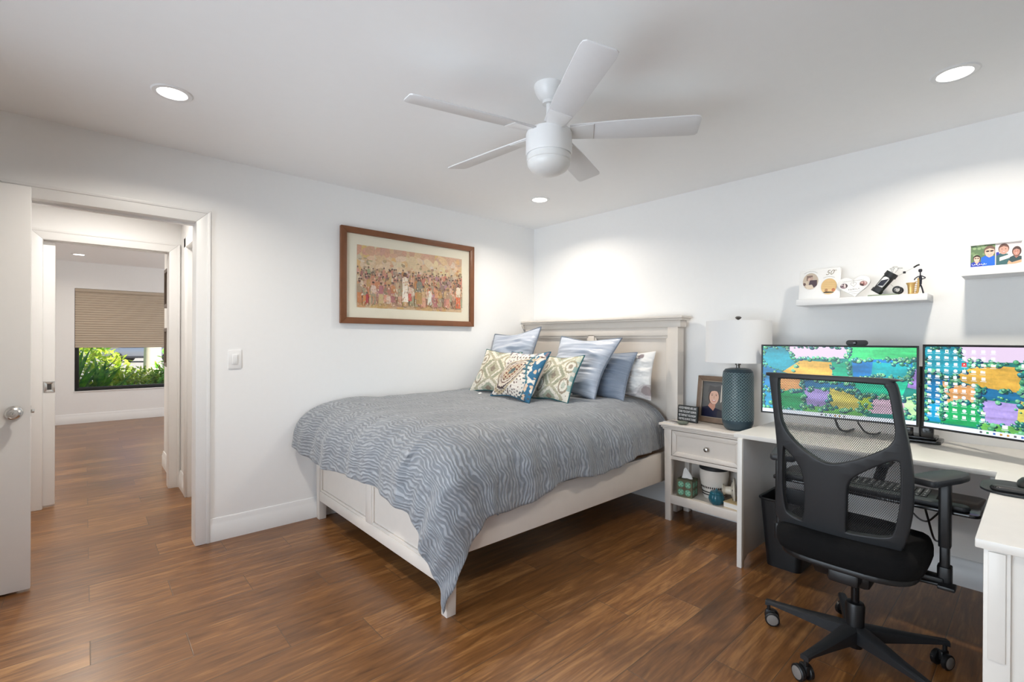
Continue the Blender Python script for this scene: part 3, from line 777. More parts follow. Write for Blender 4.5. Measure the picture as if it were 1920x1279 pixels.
def make_pillow(name, label, cat, corners, th, mats, colf=None, piping=None, group='pillows along the headboard', pr=.006, **kw):
    bm, loop = pillow(*corners, th, colf, **kw)
    c = sum((Vector(p) for p in corners), Vector())/4
    t = thing(name, label, cat, (c.x, c.y, min(p[2] for p in corners)), group=group)
    obj('pillow_cover', bm, mats, t, sharp=70)
    if piping: obj('piping', tube(bmesh.new(), loop, pr, 6, closed=True), piping, t)
    return t
ZB = .842
make_pillow('euro_pillow', 'large silver blue satin euro pillow leaning nearest the left wall', 'pillow', ((-.80, -.045, ZB+.02), (-.56, -.54, ZB), (-.42, -.52, 1.41), (-.56, -.045, 1.345)), .075, [m_satin, m_satin], piping=m_pipe, pinch=.045, wr=.034, seed=1, wfreq=(1.6, 8))
pk = make_pillow('throw_pillow', 'cream and sage ikat cushion half hidden behind the paisley cushion', 'pillow', ((-.95, -.16, ZB), (-.88, -.60, ZB), (-.65, -.52, 1.185), (-.72, -.12, 1.205)), .055, [m_cream_cotton, m_teal], ikat, m_teal, n=120, seed=2, pr=.004, wr=.004, pinch=.025)
obj('care_tag', box(bmesh.new(), -.025, .025, -.0012, .0012, -.012, .012, M=Matrix.Translation((-.975, -.345, ZB-.002)) @ Matrix.Rotation(R(70), 4, 'Z') @ Matrix.Rotation(R(70), 4, 'X')), plain('white_tag', (.85, .85, .85), .6), pk)
make_pillow('euro_pillow', 'large silver blue satin euro pillow standing right of centre against the slate pillow', 'pillow', ((-.60, -.70, ZB), (-.60, -1.265, ZB), (-.38, -1.355, 1.31), (-.40, -.75, 1.325)), .078, [m_satin, m_satin], piping=m_pipe, pinch=.04, wr=.030, seed=3, wfreq=(1.6, 8))
make_pillow('bed_pillow', 'slate blue pleated pillow between the satin and the white floral pillow', 'pillow', ((-.45, -.92, ZB), (-.455, -1.425, ZB-.004), (-.265, -1.42, 1.2), (-.25, -.92, 1.2)), .058, [m_pleat, m_pleat], piping=m_pipe, pinch=.02, wr=.014, seed=4, wfreq=(2, 16), pr=.004)
make_pillow('bed_pillow', 'white and grey floral pillow leaning on the headboard', 'pillow', ((-.30, -1.10, ZB), (-.285, -1.555, ZB-.004), (-.205, -1.545, 1.212), (-.20, -1.10, 1.19)), .052, [m_white_cotton, plain('white_cotton', (.80, .80, .80), .8)], floral, n=70, pinch=.02, wr=.03, seed=5)
make_pillow('throw_pillow', 'cream and sage ikat cushion with a teal back, right of the paisley one', 'pillow', ((-.87, -.865, ZB-.004), (-.87, -1.235, ZB-.008), (-.68, -1.235, 1.178), (-.68, -.87, 1.16)), .055, [m_cream_cotton, m_teal], ikat, m_teal, n=120, seed=6, pr=.005, wr=.004, pinch=.02)
make_pillow('throw_pillow', 'cream paisley cushion with a blue edge, foremost of the row', 'pillow', ((-1.0, -.52, ZB-.004), (-1.05, -1.02, ZB-.012), (-.80, -1.0, 1.20), (-.75, -.50, 1.19)), .06, [m_cream_cotton, plain('petrol_cotton', lin((30, 92, 120)), .8, var=.1)], paisley, MATS['petrol_cotton'], n=130, seed=7, pr=.005, wr=.008, pinch=.03)

# ---------------------------------------------------------------- nightstand
ns = thing('nightstand', 'antique white nightstand with one drawer and an open shelf, between bed and desk', 'nightstand', (-.19, -2.0, 0))
NY0, NY1, NXf, NXb = -1.700, -2.300, -.348, -.03
bm = bmesh.new(); box(bm, NXf-.025, -.018, NY1-.025, NY0+.03, .682, .700, .005); box(bm, NXf-.014, -.02, NY1-.014, NY0+.018, .668, .684, .004); box(bm, NXf-.006, -.024, NY1-.006, NY0+.008, .656, .670, .003)
obj('top', bm, m_wood_white, ns)
bm = bmesh.new()
box(bm, NXf+.01, NXb, NY0-.02, NY0-.004, .13, .66); box(bm, NXf+.01, NXb, NY1+.004, NY1+.02, .13, .66)
box(bm, NXb-.01, NXb, NY1+.01, NY0-.01, .13, .66)
box(bm, NXf+.01, NXb, NY1+.01, NY0-.01, .445, .462); box(bm, NXf+.003, NXf+.02, NY1+.05, NY0-.05, .446, .470, .001); box(bm, NXf+.003, NXf+.02, NY1+.05, NY0-.05, .655, .662)
obj('carcass', bm, m_wood_white, ns)
bm = bmesh.new(); box(bm, NXf+.004, NXf+.022, NY1+.05, NY0-.05, .128, .190, .002); box(bm, NXf+.01, NXb, NY1+.02, NY0-.02, .172, .189)
obj('shelf', bm, m_wood_white, ns)
for x0, x1 in ((NXf, NXf+.055), (NXb-.055, NXb)):
    for y0, y1 in ((NY0-.058, NY0), (NY1, NY1+.058)): obj('leg', tleg(x0, x1, y0, y1, .66, .008), m_wood_white, ns)
bm = bmesh.new(); box(bm, NXf+.006, NXf+.024, NY1+.063, NY0-.063, .474, .652)
M = axes((NXf+.006, (NY0+NY1)/2, .563), (0, -1, 0), (0, 0, 1)); frame_bm(bm, NY0-NY1-.126, .178, .032, .007, M, .004)
dw = obj('drawer', bm, m_wood_white, ns)
KM = axes((NXf+.005, (NY0+NY1)/2-.02, .560), (0, -1, 0), (0, 0, 1))
obj('knob', lathe(bmesh.new(), [(.007, 0), (.006, .012), (.013, .017), (.016, .023), (.013, .03), (.005, .033), (0, .0335)], M=KM, seg=24, cap=False), plain('pewter', (.42, .40, .37), .3, 1.0), dw)

# table lamp
lp = thing('table_lamp', 'teal textured ceramic table lamp with a white drum shade on the nightstand', 'lamp', (-.215, -2.166, .700))
LXc, LYc = -.215, -2.166
def lamp_mat():
    m, nt, b = newmat('teal_diamond_ceramic')
    uv = N(nt, 'ShaderNodeUVMap', uv_map='UVMap'); sp = N(nt, 'ShaderNodeSeparateXYZ'); L(nt, uv.outputs[0], sp.inputs[0])
    u = math_(nt, 'MULTIPLY', sp.outputs[0], 28.0); v = math_(nt, 'MULTIPLY', sp.outputs[1], 21.0)
    def dist(o):
        fu = math_(nt, 'SUBTRACT', math_(nt, 'FRACT', math_(nt, 'ADD', u, o)), .5); fv = math_(nt, 'SUBTRACT', math_(nt, 'FRACT', math_(nt, 'ADD', v, o)), .5)
        return math_(nt, 'ADD', math_(nt, 'ABSOLUTE', fu), math_(nt, 'ABSOLUTE', fv))
    d = math_(nt, 'MINIMUM', dist(0), dist(.5))
    mr = N(nt, 'ShaderNodeMapRange'); L(nt, d, mr.inputs[0]); mr.inputs[1].default_value = .18; mr.inputs[2].default_value = .42
    band = math_(nt, 'MULTIPLY', math_(nt, 'GREATER_THAN', sp.outputs[1], .16), math_(nt, 'LESS_THAN', sp.outputs[1], .93))
    h = math_(nt, 'MULTIPLY', mr.outputs[0], band)
    L(nt, mixc(nt, h, lin((50, 70, 80)), lin((118, 142, 146))), b.inputs['Base Color'])
    b.inputs['Roughness'].default_value = .3; bump(nt, b, h, .9, .008); return m
bm = bmesh.new(); uvl = bm.loops.layers.uv.new('UVMap')
prof = [(.0, .0), (.066, .0), (.082, .012), (.095, .045), (.098, .09), (.097, .20), (.096, .33), (.0955, .36), (.091, .388), (.078, .404), (.05, .411), (.0, .412)]
pp = []
for i in range(len(prof)-1):
    for k in range(4): t = k/4; pp.append((prof[i][0]*(1-t)+prof[i+1][0]*t, prof[i][1]*(1-t)+prof[i+1][1]*t))
pp.append(prof[-1]); sg = 64; rings = []
for r, z in pp: rings.append([bm.verts.new((LXc+max(r, .0005)*math.cos(2*math.pi*i/sg), LYc+max(r, .0005)*math.sin(2*math.pi*i/sg), .7005+z)) for i in range(sg)])
for j in range(len(pp)-1):
    for i in range(sg):
        f = bm.faces.new((rings[j][i], rings[j][(i+1) % sg], rings[j+1][(i+1) % sg], rings[j+1][i]))
        for l, (a, c) in zip(f.loops, ((i, j), (i+1, j), (i+1, j+1), (i, j+1))): l[uvl].uv = (a/sg, pp[c][1]/.412)
obj('lamp_base', bm, lamp_mat(), lp)
bm = bmesh.new(); lathe(bm, [(.012, .411), (.012, .43), (.018, .433), (.018, .45), (.006, .452), (.006, .735), (.016, .742), (.02, .75), (.012, .757), (0, .758)], c=(LXc, LYc, .7), seg=24, cap=False)
for k in range(3):
    a = R(30+120*k); tube(bm, [(LXc, LYc, 1.41), (LXc+.196*math.cos(a), LYc+.196*math.sin(a), 1.415)], .0025)
obj('lamp_stem', bm, plain('gunmetal', (.22, .21, .2), .35, .9), lp)
bm = bmesh.new(); lathe(bm, [(.203, 1.150), (.203, 1.155), (.199, 1.42), (.199, 1.425), (.195, 1.425), (.195, 1.42), (.199, 1.155), (.199, 1.150), (.203, 1.150)], c=(LXc, LYc, 0), seg=72, cap=False)
obj('lamp_shade', bm, plain('white_linen_shade', (.82, .82, .82), .8, var=.015, scale=200), lp)

# things on the nightstand
sg_ = thing('block_sign', 'small black block sign with white lettering on the nightstand', 'sign', (-.19, -1.80, .700))
SM = axes((-.200, -1.800, .7605), (-.10, -1, 0), (.10, 0, 1))
obj('board', prism(bmesh.new(), rrect(.158, .118, .004, 2), -.02, 0, SM, .002), plain('black_painted_wood', lin((34, 38, 38)), .5), sg_)
bm = bmesh.new()
for i, t_ in enumerate(('GOOD FRIENDS ARE LIKE', "STARS YOU DON'T ALWAYS", 'SEE THEM BUT YOU KNOW', "THEY'RE ALWAYS THERE")):
    tb = text_bm(t_, .0235, Matrix.Identity(4), .0004)
    xs = [v.co.x for v in tb.verts]; w = max(xs)-min(xs)
    tb.transform(SM @ Matrix.Translation((0, .040-.0268*i, .0006)) @ Matrix.Diagonal((.140/w, 1.0, 1, 1))); merge(bm, tb)
obj('lettering', bm, plain('white_lettering', (.8, .8, .8), .6), sg_, flat=True)
tag(obj('pebble', lathe(bmesh.new(), [(0, 0), (.018, .001), (.032, .008), (.035, .014), (.031, .021), (.015, .026), (0, .0265)], M=Matrix.Translation((-.325, -1.832, .7005)) @ Matrix.Rotation(R(-60), 4, 'Z') @ Matrix.Diagonal((1.15, .8, 1, 1)), seg=28, cap=False), plain('green_grey_stone', lin((98, 104, 92)), .6, var=.12, scale=60)), 'smooth green grey stone at the front edge of the nightstand', 'stone')
cb_ = thing('coaster', 'thin printed card lying by the block sign', 'card', (-.30, -1.725, .700))
M = axes((-.285, -1.735, .7045), (-.2, -1, 0), (1, -.2, 0))
obj('card', box(bmesh.new(), -.05, .05, -.045, .045, -.0038, 0, M=M), plain('card_white', (.7, .7, .7), .5), cb_)
cv = Canvas(.094, .084, (168, 160, 156)); cv.rect(.12, .45, .9, .92, (92, 88, 88)); cv.rect(.1, .1, .9, .35, (206, 200, 194))
obj('card_print', cv.build(M @ Matrix.Translation((0, 0, .0003))), printed('paper_print'), cb_)

pf = thing('photo_frame', 'brown framed graduation portrait behind the teal lamp', 'photo frame', (-.09, -1.95, .700))
FM = axes((-.078, -1.958, .868), (-.06, -1, 0), (.13, 0, 1))
obj('frame', frame_bm(bmesh.new(), .285, .335, .038, .02, FM, .003), plain('taupe_brown_wood', lin((112, 92, 76)), .45, var=.2, scale=30), pf)
bm = frame_bm(bmesh.new(), .213, .263, .004, .022, FM, .001); obj('inner_bead', bm, plain('pewter_bead', lin((170, 158, 144)), .4, .4), pf)
cv = Canvas(.205, .255, (92, 92, 92))
cv.ell(.5, .75, .6, .4, (98, 98, 97), 20)
cv.poly([(0, 0), (1, 0), (1, .10), (.74, .21), (.46, .27), (.22, .31), (0, .26)], (24, 26, 52)); cv.poly([(.55, 0), (1, 0), (1, .10), (.7, .22), (.58, .2)], (48, 46, 56))
cv.poly([(.22, .31), (.30, .42), (.50, .42), (.48, .27), (.42, .18)], (196, 142, 122))
cv.ell(.42, .57, .205, .215, (74, 56, 48), 22); cv.ell(.425, .565, .17, .205, (224, 182, 162), 22)
cv.poly([(.18, .70), (.25, .93), (.60, .95), (.66, .72), (.42, .745)], (84, 84, 86)); cv.poly([(.08, .92), (.42, .99), (.80, .93), (.44, .86)], (104, 104, 105))
for ex in (.345, .50): cv.ell(ex, .615, .030, .011, (120, 92, 82), 10); cv.ell(ex, .615, .014, .011, (50, 36, 32), 8); cv.rect(ex-.04, .648, ex+.04, .656, (84, 58, 48))
cv.poly([(.41, .62), (.435, .62), (.455, .53), (.40, .53)], (208, 160, 142)); cv.ell(.425, .465, .07, .026, (186, 90, 86), 14); cv.ell(.425, .472, .055, .013, (248, 244, 240), 12)
cv.poly([(.665, .92), (.69, .92), (.71, .46), (.66, .42)], (214, 206, 196)); cv.rect(.75, .50, .93, .95, (118, 112, 112))
for k in range(4): cv.rect(.80, .56+.09*k, .88, .62+.09*k, (176, 168, 166))
obj('portrait', cv.build(FM @ Matrix.Translation((0, 0, .006))), printed('photo_print', .3, var=.04), pf)
bm = bmesh.new(); box(bm, -.138, .138, -.163, .163, -.006, .004, M=FM); obj('backing', bm, m_black, pf)

# things inside the nightstand shelf
tb_ = thing('tissue_box', 'green patterned tissue box on the nightstand shelf', 'tissue box', (-.27, -1.835, .189))
TB = Matrix.Translation((-.268, -1.838, .1895)) @ Matrix.Rotation(R(8), 4, 'Z')
obj('carton', box(bmesh.new(), -.055, .055, -.055, .055, 0, .122, .001, M=TB), plain('green_brown_card', lin((86, 88, 66)), .7), tb_)
bm = bmesh.new()
for fx, ux in (((-.0554, 0, .061), (0, -1, 0)), ((0, -.0554, .061), (1, 0, 0))):
    cv = Canvas(.108, .118, (92, 90, 68))
    for i in range(2):
        for j in range(2):
            x, y = .27+.46*i, .27+.46*j; cv.ell(x, y, .20, .19, (104, 158, 132), 18); cv.ell(x, y, .15, .14, (132, 186, 158), 8)
            for a in range(4): cv.poly([(x, y), (x+.17*math.cos(a*math.pi/2+.2), y+.16*math.sin(a*math.pi/2+.2)), (x+.17*math.cos(a*math.pi/2-.2), y+.16*math.sin(a*math.pi/2-.2))], (66, 116, 92))
            cv.ell(x, y, .04, .04, (150, 200, 170), 8)
    cv.ell(.5, .5, .06, .06, (110, 72, 52), 8)
    cv.build(TB @ axes(fx, ux, (0, 0, 1)), bm=bm)
obj('carton_print', bm, printed('paper_print'), tb_)
bm = bmesh.new(); n = 10; rows = []
for i in range(n+1):
    t = i/n; w = .03*(1-t)**.7+.003; rows.append([bm.verts.new(TB @ Vector((.006*math.sin(t*5)+.012*math.sin(a*2)*(1-t), -w*math.cos(a)*1.2+.01*t, .121+.075*t))) for a in [2*math.pi*k/12 for k in range(12)]])
for i in range(n):
    for k in range(12): bm.faces.new((rows[i][k], rows[i][(k+1) % 12], rows[i+1][(k+1) % 12], rows[i+1][k]))
obj('tissue', bm, plain('white_tissue', (.82, .82, .8), .9), tb_)
pt_ = thing('ceramic_canister', 'white canister with a black dashed band and dark bowl lid, on the nightstand shelf', 'canister', (-.155, -1.975, .189))
CP = (-.155, -1.980, .1895)
obj('canister_body', lathe(bmesh.new(), [(0, 0), (.066, 0), (.070, .008), (.080, .06), (.093, .13), (.098, .18), (.096, .2), (.09, .2), (.0, .198)], c=CP, seg=48, cap=False), plain('white_stoneware', lin((222, 216, 208)), .35), pt_)
obj('lid', lathe(bmesh.new(), [(.094, .200), (.098, .204), (.099, .222), (.09, .236), (.03, .242), (0, .242)], c=CP, seg=48), m_black2, pt_)
bm = bmesh.new()
for k in range(40):
    a = 2*math.pi*k/40; M = Matrix.Translation(CP) @ Matrix.Rotation(a, 4, 'Z'); box(bm, .0808, .0848, -.0040, .0040, .075, .097, M=M @ Matrix.Translation((.0003, 0, 0)))
for z_, r_ in ((.048, .0795), (.03, .0765)): lathe(bm, [(r_-.004, z_-.004), (r_, z_-.004), (r_+.0008, z_+.004), (r_-.004, z_+.004)], c=CP, seg=48, cap=False)
obj('band', bm, plain('charcoal_glaze', lin((52, 46, 44)), .5), pt_, flat=True)
wd = thing('pedestal_dish', 'white pedestal dish lying on its side behind the teal jar', 'dish', (-.20, -2.11, .189))
DM = Matrix.Translation((-.195, -2.135, .2775)) @ Vector((-.35, .9, -.05)).to_track_quat('Z', 'Y').to_matrix().to_4x4()
obj('dish_body', lathe(bmesh.new(), [(0, -.004), (.08, -.012), (.087, -.006), (.087, 0), (.05, .01), (.028, .018), (.026, .05), (.034, .062), (.040, .066), (.040, .07), (0, .07)], M=DM, seg=40, cap=False), plain('cream_ceramic', lin((220, 212, 196)), .3), wd)
bm = bmesh.new()
for k in range(6):
    a = k*math.pi/3+.3; P = DM @ Vector((.068*math.cos(a), .068*math.sin(a), .0045)); Q = DM @ Vector((.068*math.cos(a), .068*math.sin(a), .0085)); obj('dot', cyl(bmesh.new(), P, Q, .0055, seg=12), plain('dark_dots', (.06, .06, .06), .5), wd)
tj = thing('teal_jar', 'small ribbed teal pumpkin jar with a lid on the nightstand shelf', 'jar', (-.285, -2.055, .189))
def ribbed(prof, c, ribs=10, amp=.06, seg=60):
    bm = bmesh.new(); rings = []
    for r, z in prof: rings.append([bm.verts.new((c[0]+max(r, 1e-4)*(1-amp*abs(math.cos(ribs*math.pi*i/seg))**6)*math.cos(2*math.pi*i/seg), c[1]+max(r, 1e-4)*(1-amp*abs(math.cos(ribs*math.pi*i/seg))**6)*math.sin(2*math.pi*i/seg), c[2]+z)) for i in range(seg)])
    for a, b_ in zip(rings, rings[1:]):
        for i in range(seg): bm.faces.new((a[i], a[(i+1) % seg], b_[(i+1) % seg], b_[i]))
    bm.faces.new(rings[0][::-1]); bm.faces.new(rings[-1]); return bm
m_tealg = plain('teal_glaze', lin((34, 92, 108)), .15, var=.2, scale=20)
obj('jar_body', ribbed([(.03, 0), (.044, .012), (.051, .034), (.049, .054), (.042, .068)], (-.285, -2.058, .1895)), m_tealg, tj)
obj('lid', ribbed([(.043, .0685), (.044, .072), (.036, .084), (.02, .09), (.008, .092), (.006, .1), (.003, .104)], (-.285, -2.058, .1895)), m_tealg, tj)
bk = thing('book', 'thick pale book with a kraft cover on the nightstand shelf', 'book', (-.23, -2.2, .189))
BM_ = Matrix.Translation((-.215, -2.195, .1895)) @ Matrix.Rotation(R(-6), 4, 'Z')
obj('pages', box(bmesh.new(), -.097, .10, -.07, .07, .003, .034, M=BM_), plain('book_pages', (.78, .76, .72), .8), bk)
bm = bmesh.new(); box(bm, -.10, .10, -.073, .073, 0, .003, M=BM_); box(bm, -.10, .10, -.073, .073, .034, .038, .001, M=BM_)
obj('cover', bm, plain('kraft_cover', lin((196, 172, 128)), .6), bk)
gp = obj('eye_mask', bmesh.new(), m_black2)
bm = bmesh.new(); lathe(bm, [(0, 0), (.046, 0), (.054, .008), (.05, .018), (.03, .025), (0, .027)], M=Matrix.Translation((-.225, -2.215, .228)) @ Matrix.Diagonal((1.1, .8, 1, 1)), seg=32, cap=False); bm.to_mesh(gp.data); bm.free()
gp.name = 'black_pouch'; tag(gp, 'soft black pouch lying on the pale book', 'pouch')

# ---------------------------------------------------------------- desk (L shaped)
dk = thing('desk', 'white L shaped desk along the right wall with a return towards the camera', 'desk', (-.35, -3.2, 0))
DZ0, DZ1 = .735, .760
poly = [(-.676, -2.335), (-.012, -2.335), (-.012, YD+.012), (-1.668, YD+.012), (-1.668, -3.402), (-.676, -3.402)]
obj('desktop', prism(bmesh.new(), poly, DZ0, DZ1, None, .003), m_desk, dk)
bm = bmesh.new(); prism(bm, [(-.69, .0), (-.66, 0), (-.64, .035), (-.60, .055), (-.12, .055), (-.08, .03), (-.06, 0), (-.03, 0), (-.03, .735), (-.69, .735)], 0, .026, axes((0, -2.362, 0), (1, 0, 0), (0, 0, 1)), .0015)
obj('side_panel', bm, m_desk, dk)
bm = bmesh.new(); box(bm, -1.655, -1.60, -3.470, -3.418, 0, .735, .002); box(bm, -1.655, -1.60, YD+.03, YD+.085, 0, .735, .002); box(bm, -1.642, -1.615, YD+.05, -3.45, .03, .735); 
prism(bm, [(0, 0), (.034, 0), (.034, .29), (0, .29)][::-1], 0, .006, axes((-1.655, -3.427, .44), (0, -1, 0), (0, 0, 1)), .002)
obj('end_panel', bm, m_desk, dk)
bm = bmesh.new(); box(bm, -1.60, -1.05, -3.440, -3.422, .10, .735); obj('return_apron', bm, m_desk, dk)
bm = bmesh.new(); box(bm, -.62, -.05, -3.40, -3.38, .65, .735); obj('cross_rail', bm, m_desk, dk)

# keyboard tray on its arm
kt = thing('keyboard_tray', 'black keyboard tray pulled out from under the white desk', 'keyboard tray', (-.9, -3.0, .64))
TZ = .645
obj('tray_board', prism(bmesh.new(), rrect(.32, .72, .03, 5, -.85, -3.015), TZ-.012, TZ, None, .003), m_blackgloss, kt)
wr_ = bmesh.new(); P = rrect(.058, .67, .027, 6, -.965, -3.01); prism(wr_, P, TZ, TZ+.02, None, .008); obj('wrist_rest', wr_, m_black2, kt)
bm = bmesh.new(); box(bm, -.74, -.2, -3.06, -2.97, .715, .735, .003); tube(bm, [(-.55, -3.015, .716), (-.72, -3.015, .640)], .022, 10); box(bm, -.80, -.66, -3.10, -2.93, .618, .634, .003)
obj('tray_arm', bm, m_black, kt)
kb = thing('keyboard', 'black computer keyboard with white legends on the pull out tray', 'keyboard', (-.84, -3.0, TZ))
obj('keyboard_case', prism(bmesh.new(), rrect(.14, .45, .008, 3, -.855, -3.015), TZ+.0005, TZ+.014, None, .002), m_black, kb)
bm = bmesh.new(); lg = bmesh.new()
for i in range(6):
    for j in range(18):
        x = -.915+.0225*i+(.006 if i else 0)-.002; y = -2.802-.0236*j
        if i == 0 and 4 < j < 10: continue
        box(bm, x-.009, x+.009, y-.0096, y+.0096, TZ+.013, TZ+.020, .0015, seg=1)
        if (i*5+j*3) % 4 != 1: box(lg, x-.002, x+.003, y-.002, y+.002, TZ+.0199, TZ+.0204)
box(bm, -.928, -.910, -3.045, -2.92, TZ+.013, TZ+.020, .0015)
obj('keycaps', bm, m_black2, kb); obj('key_legends', lg, plain('white_legend', (.75, .75, .75), .6), kb, flat=True)

# mouse platform on the return, with mouse
mpd = thing('mouse_pad', 'black gel wrist rest mouse pad on the desk return', 'mouse pad', (-.98, -3.5, DZ1))
P = rrect(.23, .24, .075, 8, -.985, -3.492)
obj('pad', prism(bmesh.new(), P, DZ1+.0005, DZ1+.009, None, .003), m_black2, mpd)
bm = bmesh.new(); prism(bm, rrect(.052, .20, .025, 6, -1.065, -3.50), DZ1+.008, DZ1+.026, None, .009); obj('gel_rest', bm, m_black, mpd)
ms = thing('computer_mouse', 'black computer mouse resting on the mouse pad', 'mouse', (-.93, -3.49, DZ1+.009))
bm = bmesh.new(); lathe(bm, [(0, 0), (.028, 0), (.031, .006), (.029, .018), (.02, .03), (.008, .034), (0, .0345)], M=Matrix.Translation((-.935, -3.495, DZ1+.0092)) @ Matrix.Diagonal((1.75, 1.05, 1, 1)), seg=32, cap=False); obj('mouse_shell', bm, m_black, ms)
obj('scroll_wheel', cyl(bmesh.new(), (-.905, -3.499, DZ1+.039), (-.905, -3.491, DZ1+.039), .007), m_grey, ms)

# hanging cables under the tray
bm = bmesh.new(); tube(bm, smoothpath([(-.72, -3.16, .633), (-.70, -3.175, .58), (-.68, -3.19, .5), (-.60, -3.20, .40), (-.4, -3.2, .33)]), .0045, 8); tag(obj('cable', bm, m_black), 'thicker black cable hanging beneath the keyboard tray', 'cable')
bm = bmesh.new(); tube(bm, smoothpath([(-.70, -3.24, .633), (-.68, -3.235, .57), (-.66, -3.21, .52), (-.6, -3.17, .47), (-.4, -3.1, .44), (-.2, -3.0, .5)]), .004, 8)
tag(obj('cable', bm, m_black), 'thinner looping black cable beneath the keyboard tray', 'cable')

# ---------------------------------------------------------------- monitors
def screen_mat():
    m, nt, b = newmat('lit_screen')
    at = N(nt, 'ShaderNodeAttribute', attribute_name='Col'); tc = N(nt, 'ShaderNodeTexCoord')
    mp = N(nt, 'ShaderNodeMapping'); L(nt, tc.outputs['Object'], mp.inputs[0]); mp.inputs['Rotation'].default_value = (R(-28), 0, 0); mp.inputs['Scale'].default_value = (4, 4, 22)
    n1 = N(nt, 'ShaderNodeTexNoise', Scale=1.0, Detail=3.0); L(nt, mp.outputs[0], n1.inputs['Vector'])
    n2 = N(nt, 'ShaderNodeTexNoise', Scale=90.0, Detail=3.0); L(nt, tc.outputs['Object'], n2.inputs['Vector'])
    r1 = N(nt, 'ShaderNodeMapRange'); L(nt, n1.outputs[0], r1.inputs[0]); r1.inputs[1].default_value = .35; r1.inputs[2].default_value = .65; r1.inputs[3].default_value = .62; r1.inputs[4].default_value = 1.25
    v = math_(nt, 'MULTIPLY', r1.outputs[0], math_(nt, 'MULTIPLY_ADD', n2.outputs[0], .5, .75))
    # white panels and icons stay flat
    sp = N(nt, 'ShaderNodeSeparateColor'); L(nt, at.outputs['Color'], sp.inputs[0])
    wh = math_(nt, 'GREATER_THAN', math_(nt, 'MINIMUM', sp.outputs[0], sp.outputs[2]), .62)
    v = math_(nt, 'ADD', math_(nt, 'MULTIPLY', v, math_(nt, 'SUBTRACT', 1.0, wh)), wh)
    mx = nt.nodes.new('ShaderNodeVectorMath'); mx.operation = 'SCALE'; L(nt, at.outputs['Color'], mx.inputs[0]); L(nt, v, mx.inputs['Scale'])
    b.inputs['Base Color'].default_value = (.01, .01, .01, 1); b.inputs['Roughness'].default_value = .35
    L(nt, mx.outputs[0], b.inputs['Emission Color']); b.inputs['Emission Strength'].default_value = 1.4
    return m
m_screen = screen_mat()
def aerial(cv, seed=3):
    """aerial farmland wallpaper: fields, hedgerows and clumps of trees"""
    r = random.Random(seed)
    G, TL_, BLU, GOLD, PUR, PINK, LIME = (22, 150, 84), (10, 176, 150), (10, 96, 176), (226, 178, 72), (168, 150, 214), (214, 190, 220), (150, 206, 70)
    F = [([(0, .72), (.20, .60), (.26, .75), (.17, 1), (0, 1)], (30, 150, 170)), ([(.17, 1), (.22, .82), (.58, .84), (.60, 1)], (216, 196, 222)),
         ([(.15, .62), (.28, .80), (.49, .78), (.50, .50), (.30, .53)], GOLD), ([(.49, .78), (.60, .79), (.62, .50), (.50, .50)], (14, 176, 134)),
         ([(.60, 1), (.60, .8), (.80, .84), (1, .86), (1, 1)], (60, 200, 120)), ([(.62, .82), (.80, .84), (.98, .82), (.97, .60), (.78, .62), (.63, .58)], (12, 120, 190)),
         ([(.75, .80), (.97, .78), (.96, .58), (.80, .52), (.74, .6)], (16, 168, 176)), ([(.97, .72), (1, .72), (1, .46), (.95, .48)], (160, 130, 210)),
         ([(0, .72), (.14, .62), (.12, .3), (.05, .1), (0, .1)], (8, 120, 176)), ([(.0, .40), (.09, .26), (.1, .07), (0, .07)], (6, 150, 196)),
         ([(.10, .58), (.29, .54), (.29, .36), (.11, .32)], (226, 166, 104)), ([(.11, .32), (.29, .36), (.31, .07), (.09, .07)], (20, 160, 92)),
         ([(.30, .40), (.48, .38), (.47, .14), (.42, .08), (.33, .12)], PUR), ([(.48, .42), (.66, .36), (.68, .12), (.55, .1), (.47, .18)], (206, 196, 92)),
         ([(.29, .54), (.50, .50), (.62, .50), (.66, .36), (.48, .42), (.3, .40)], (14, 110, 160)), ([(.62, .58), (.96, .58), (.92, .34), (.68, .34), (.66, .36)], (14, 190, 150)),
         ([(.68, .34), (.92, .34), (.99, .36), (1, .12), (.72, .10)], (206, 178, 196)), ([(.92, .34), (1, .38), (1, .06), (.96, .06)], (190, 230, 170)), ([(.30, .14), (.68, .12), (.7, .05), (.3, .05)], (110, 190, 90)), ([(.66, .36), (.74, .36), (.75, .16), (.68, .12)], (170, 196, 60))]
    cv.rect(0, 0, 1, 1, (16, 130, 120))
    for P, c in F: cv.poly(P, c)
    for P, c in F:                                            # hedgerow trees along the field edges
        n = len(P)
        for i in range(n):
            a, b_ = P[i], P[(i+1) % n]
            if r.random() < .25: continue
            ln = math.hypot(a[0]-b_[0], (a[1]-b_[1])*.56)
            for k in range(max(2, int(ln*60))):
                t = r.random(); x, y = a[0]*(1-t)+b_[0]*t+r.gauss(0, .008), a[1]*(1-t)+b_[1]*t+r.gauss(0, .014)
                s = r.uniform(.004, .017)
                cv.ell(x+s*.4, y-s*.9, s*1.1, s*1.4, r.choice([(6, 60, 74), (8, 70, 60), (10, 50, 96)]), 8)
                cv.ell(x, y, s, s*1.7, r.choice([(30, 120, 90), (70, 160, 110), (20, 110, 120), (110, 190, 140)]), 8)
                cv.ell(x-s*.3, y+s*.5, s*.5, s*.8, r.choice([(150, 220, 180), (120, 200, 150), (190, 232, 190), (96, 190, 190)]), 7)
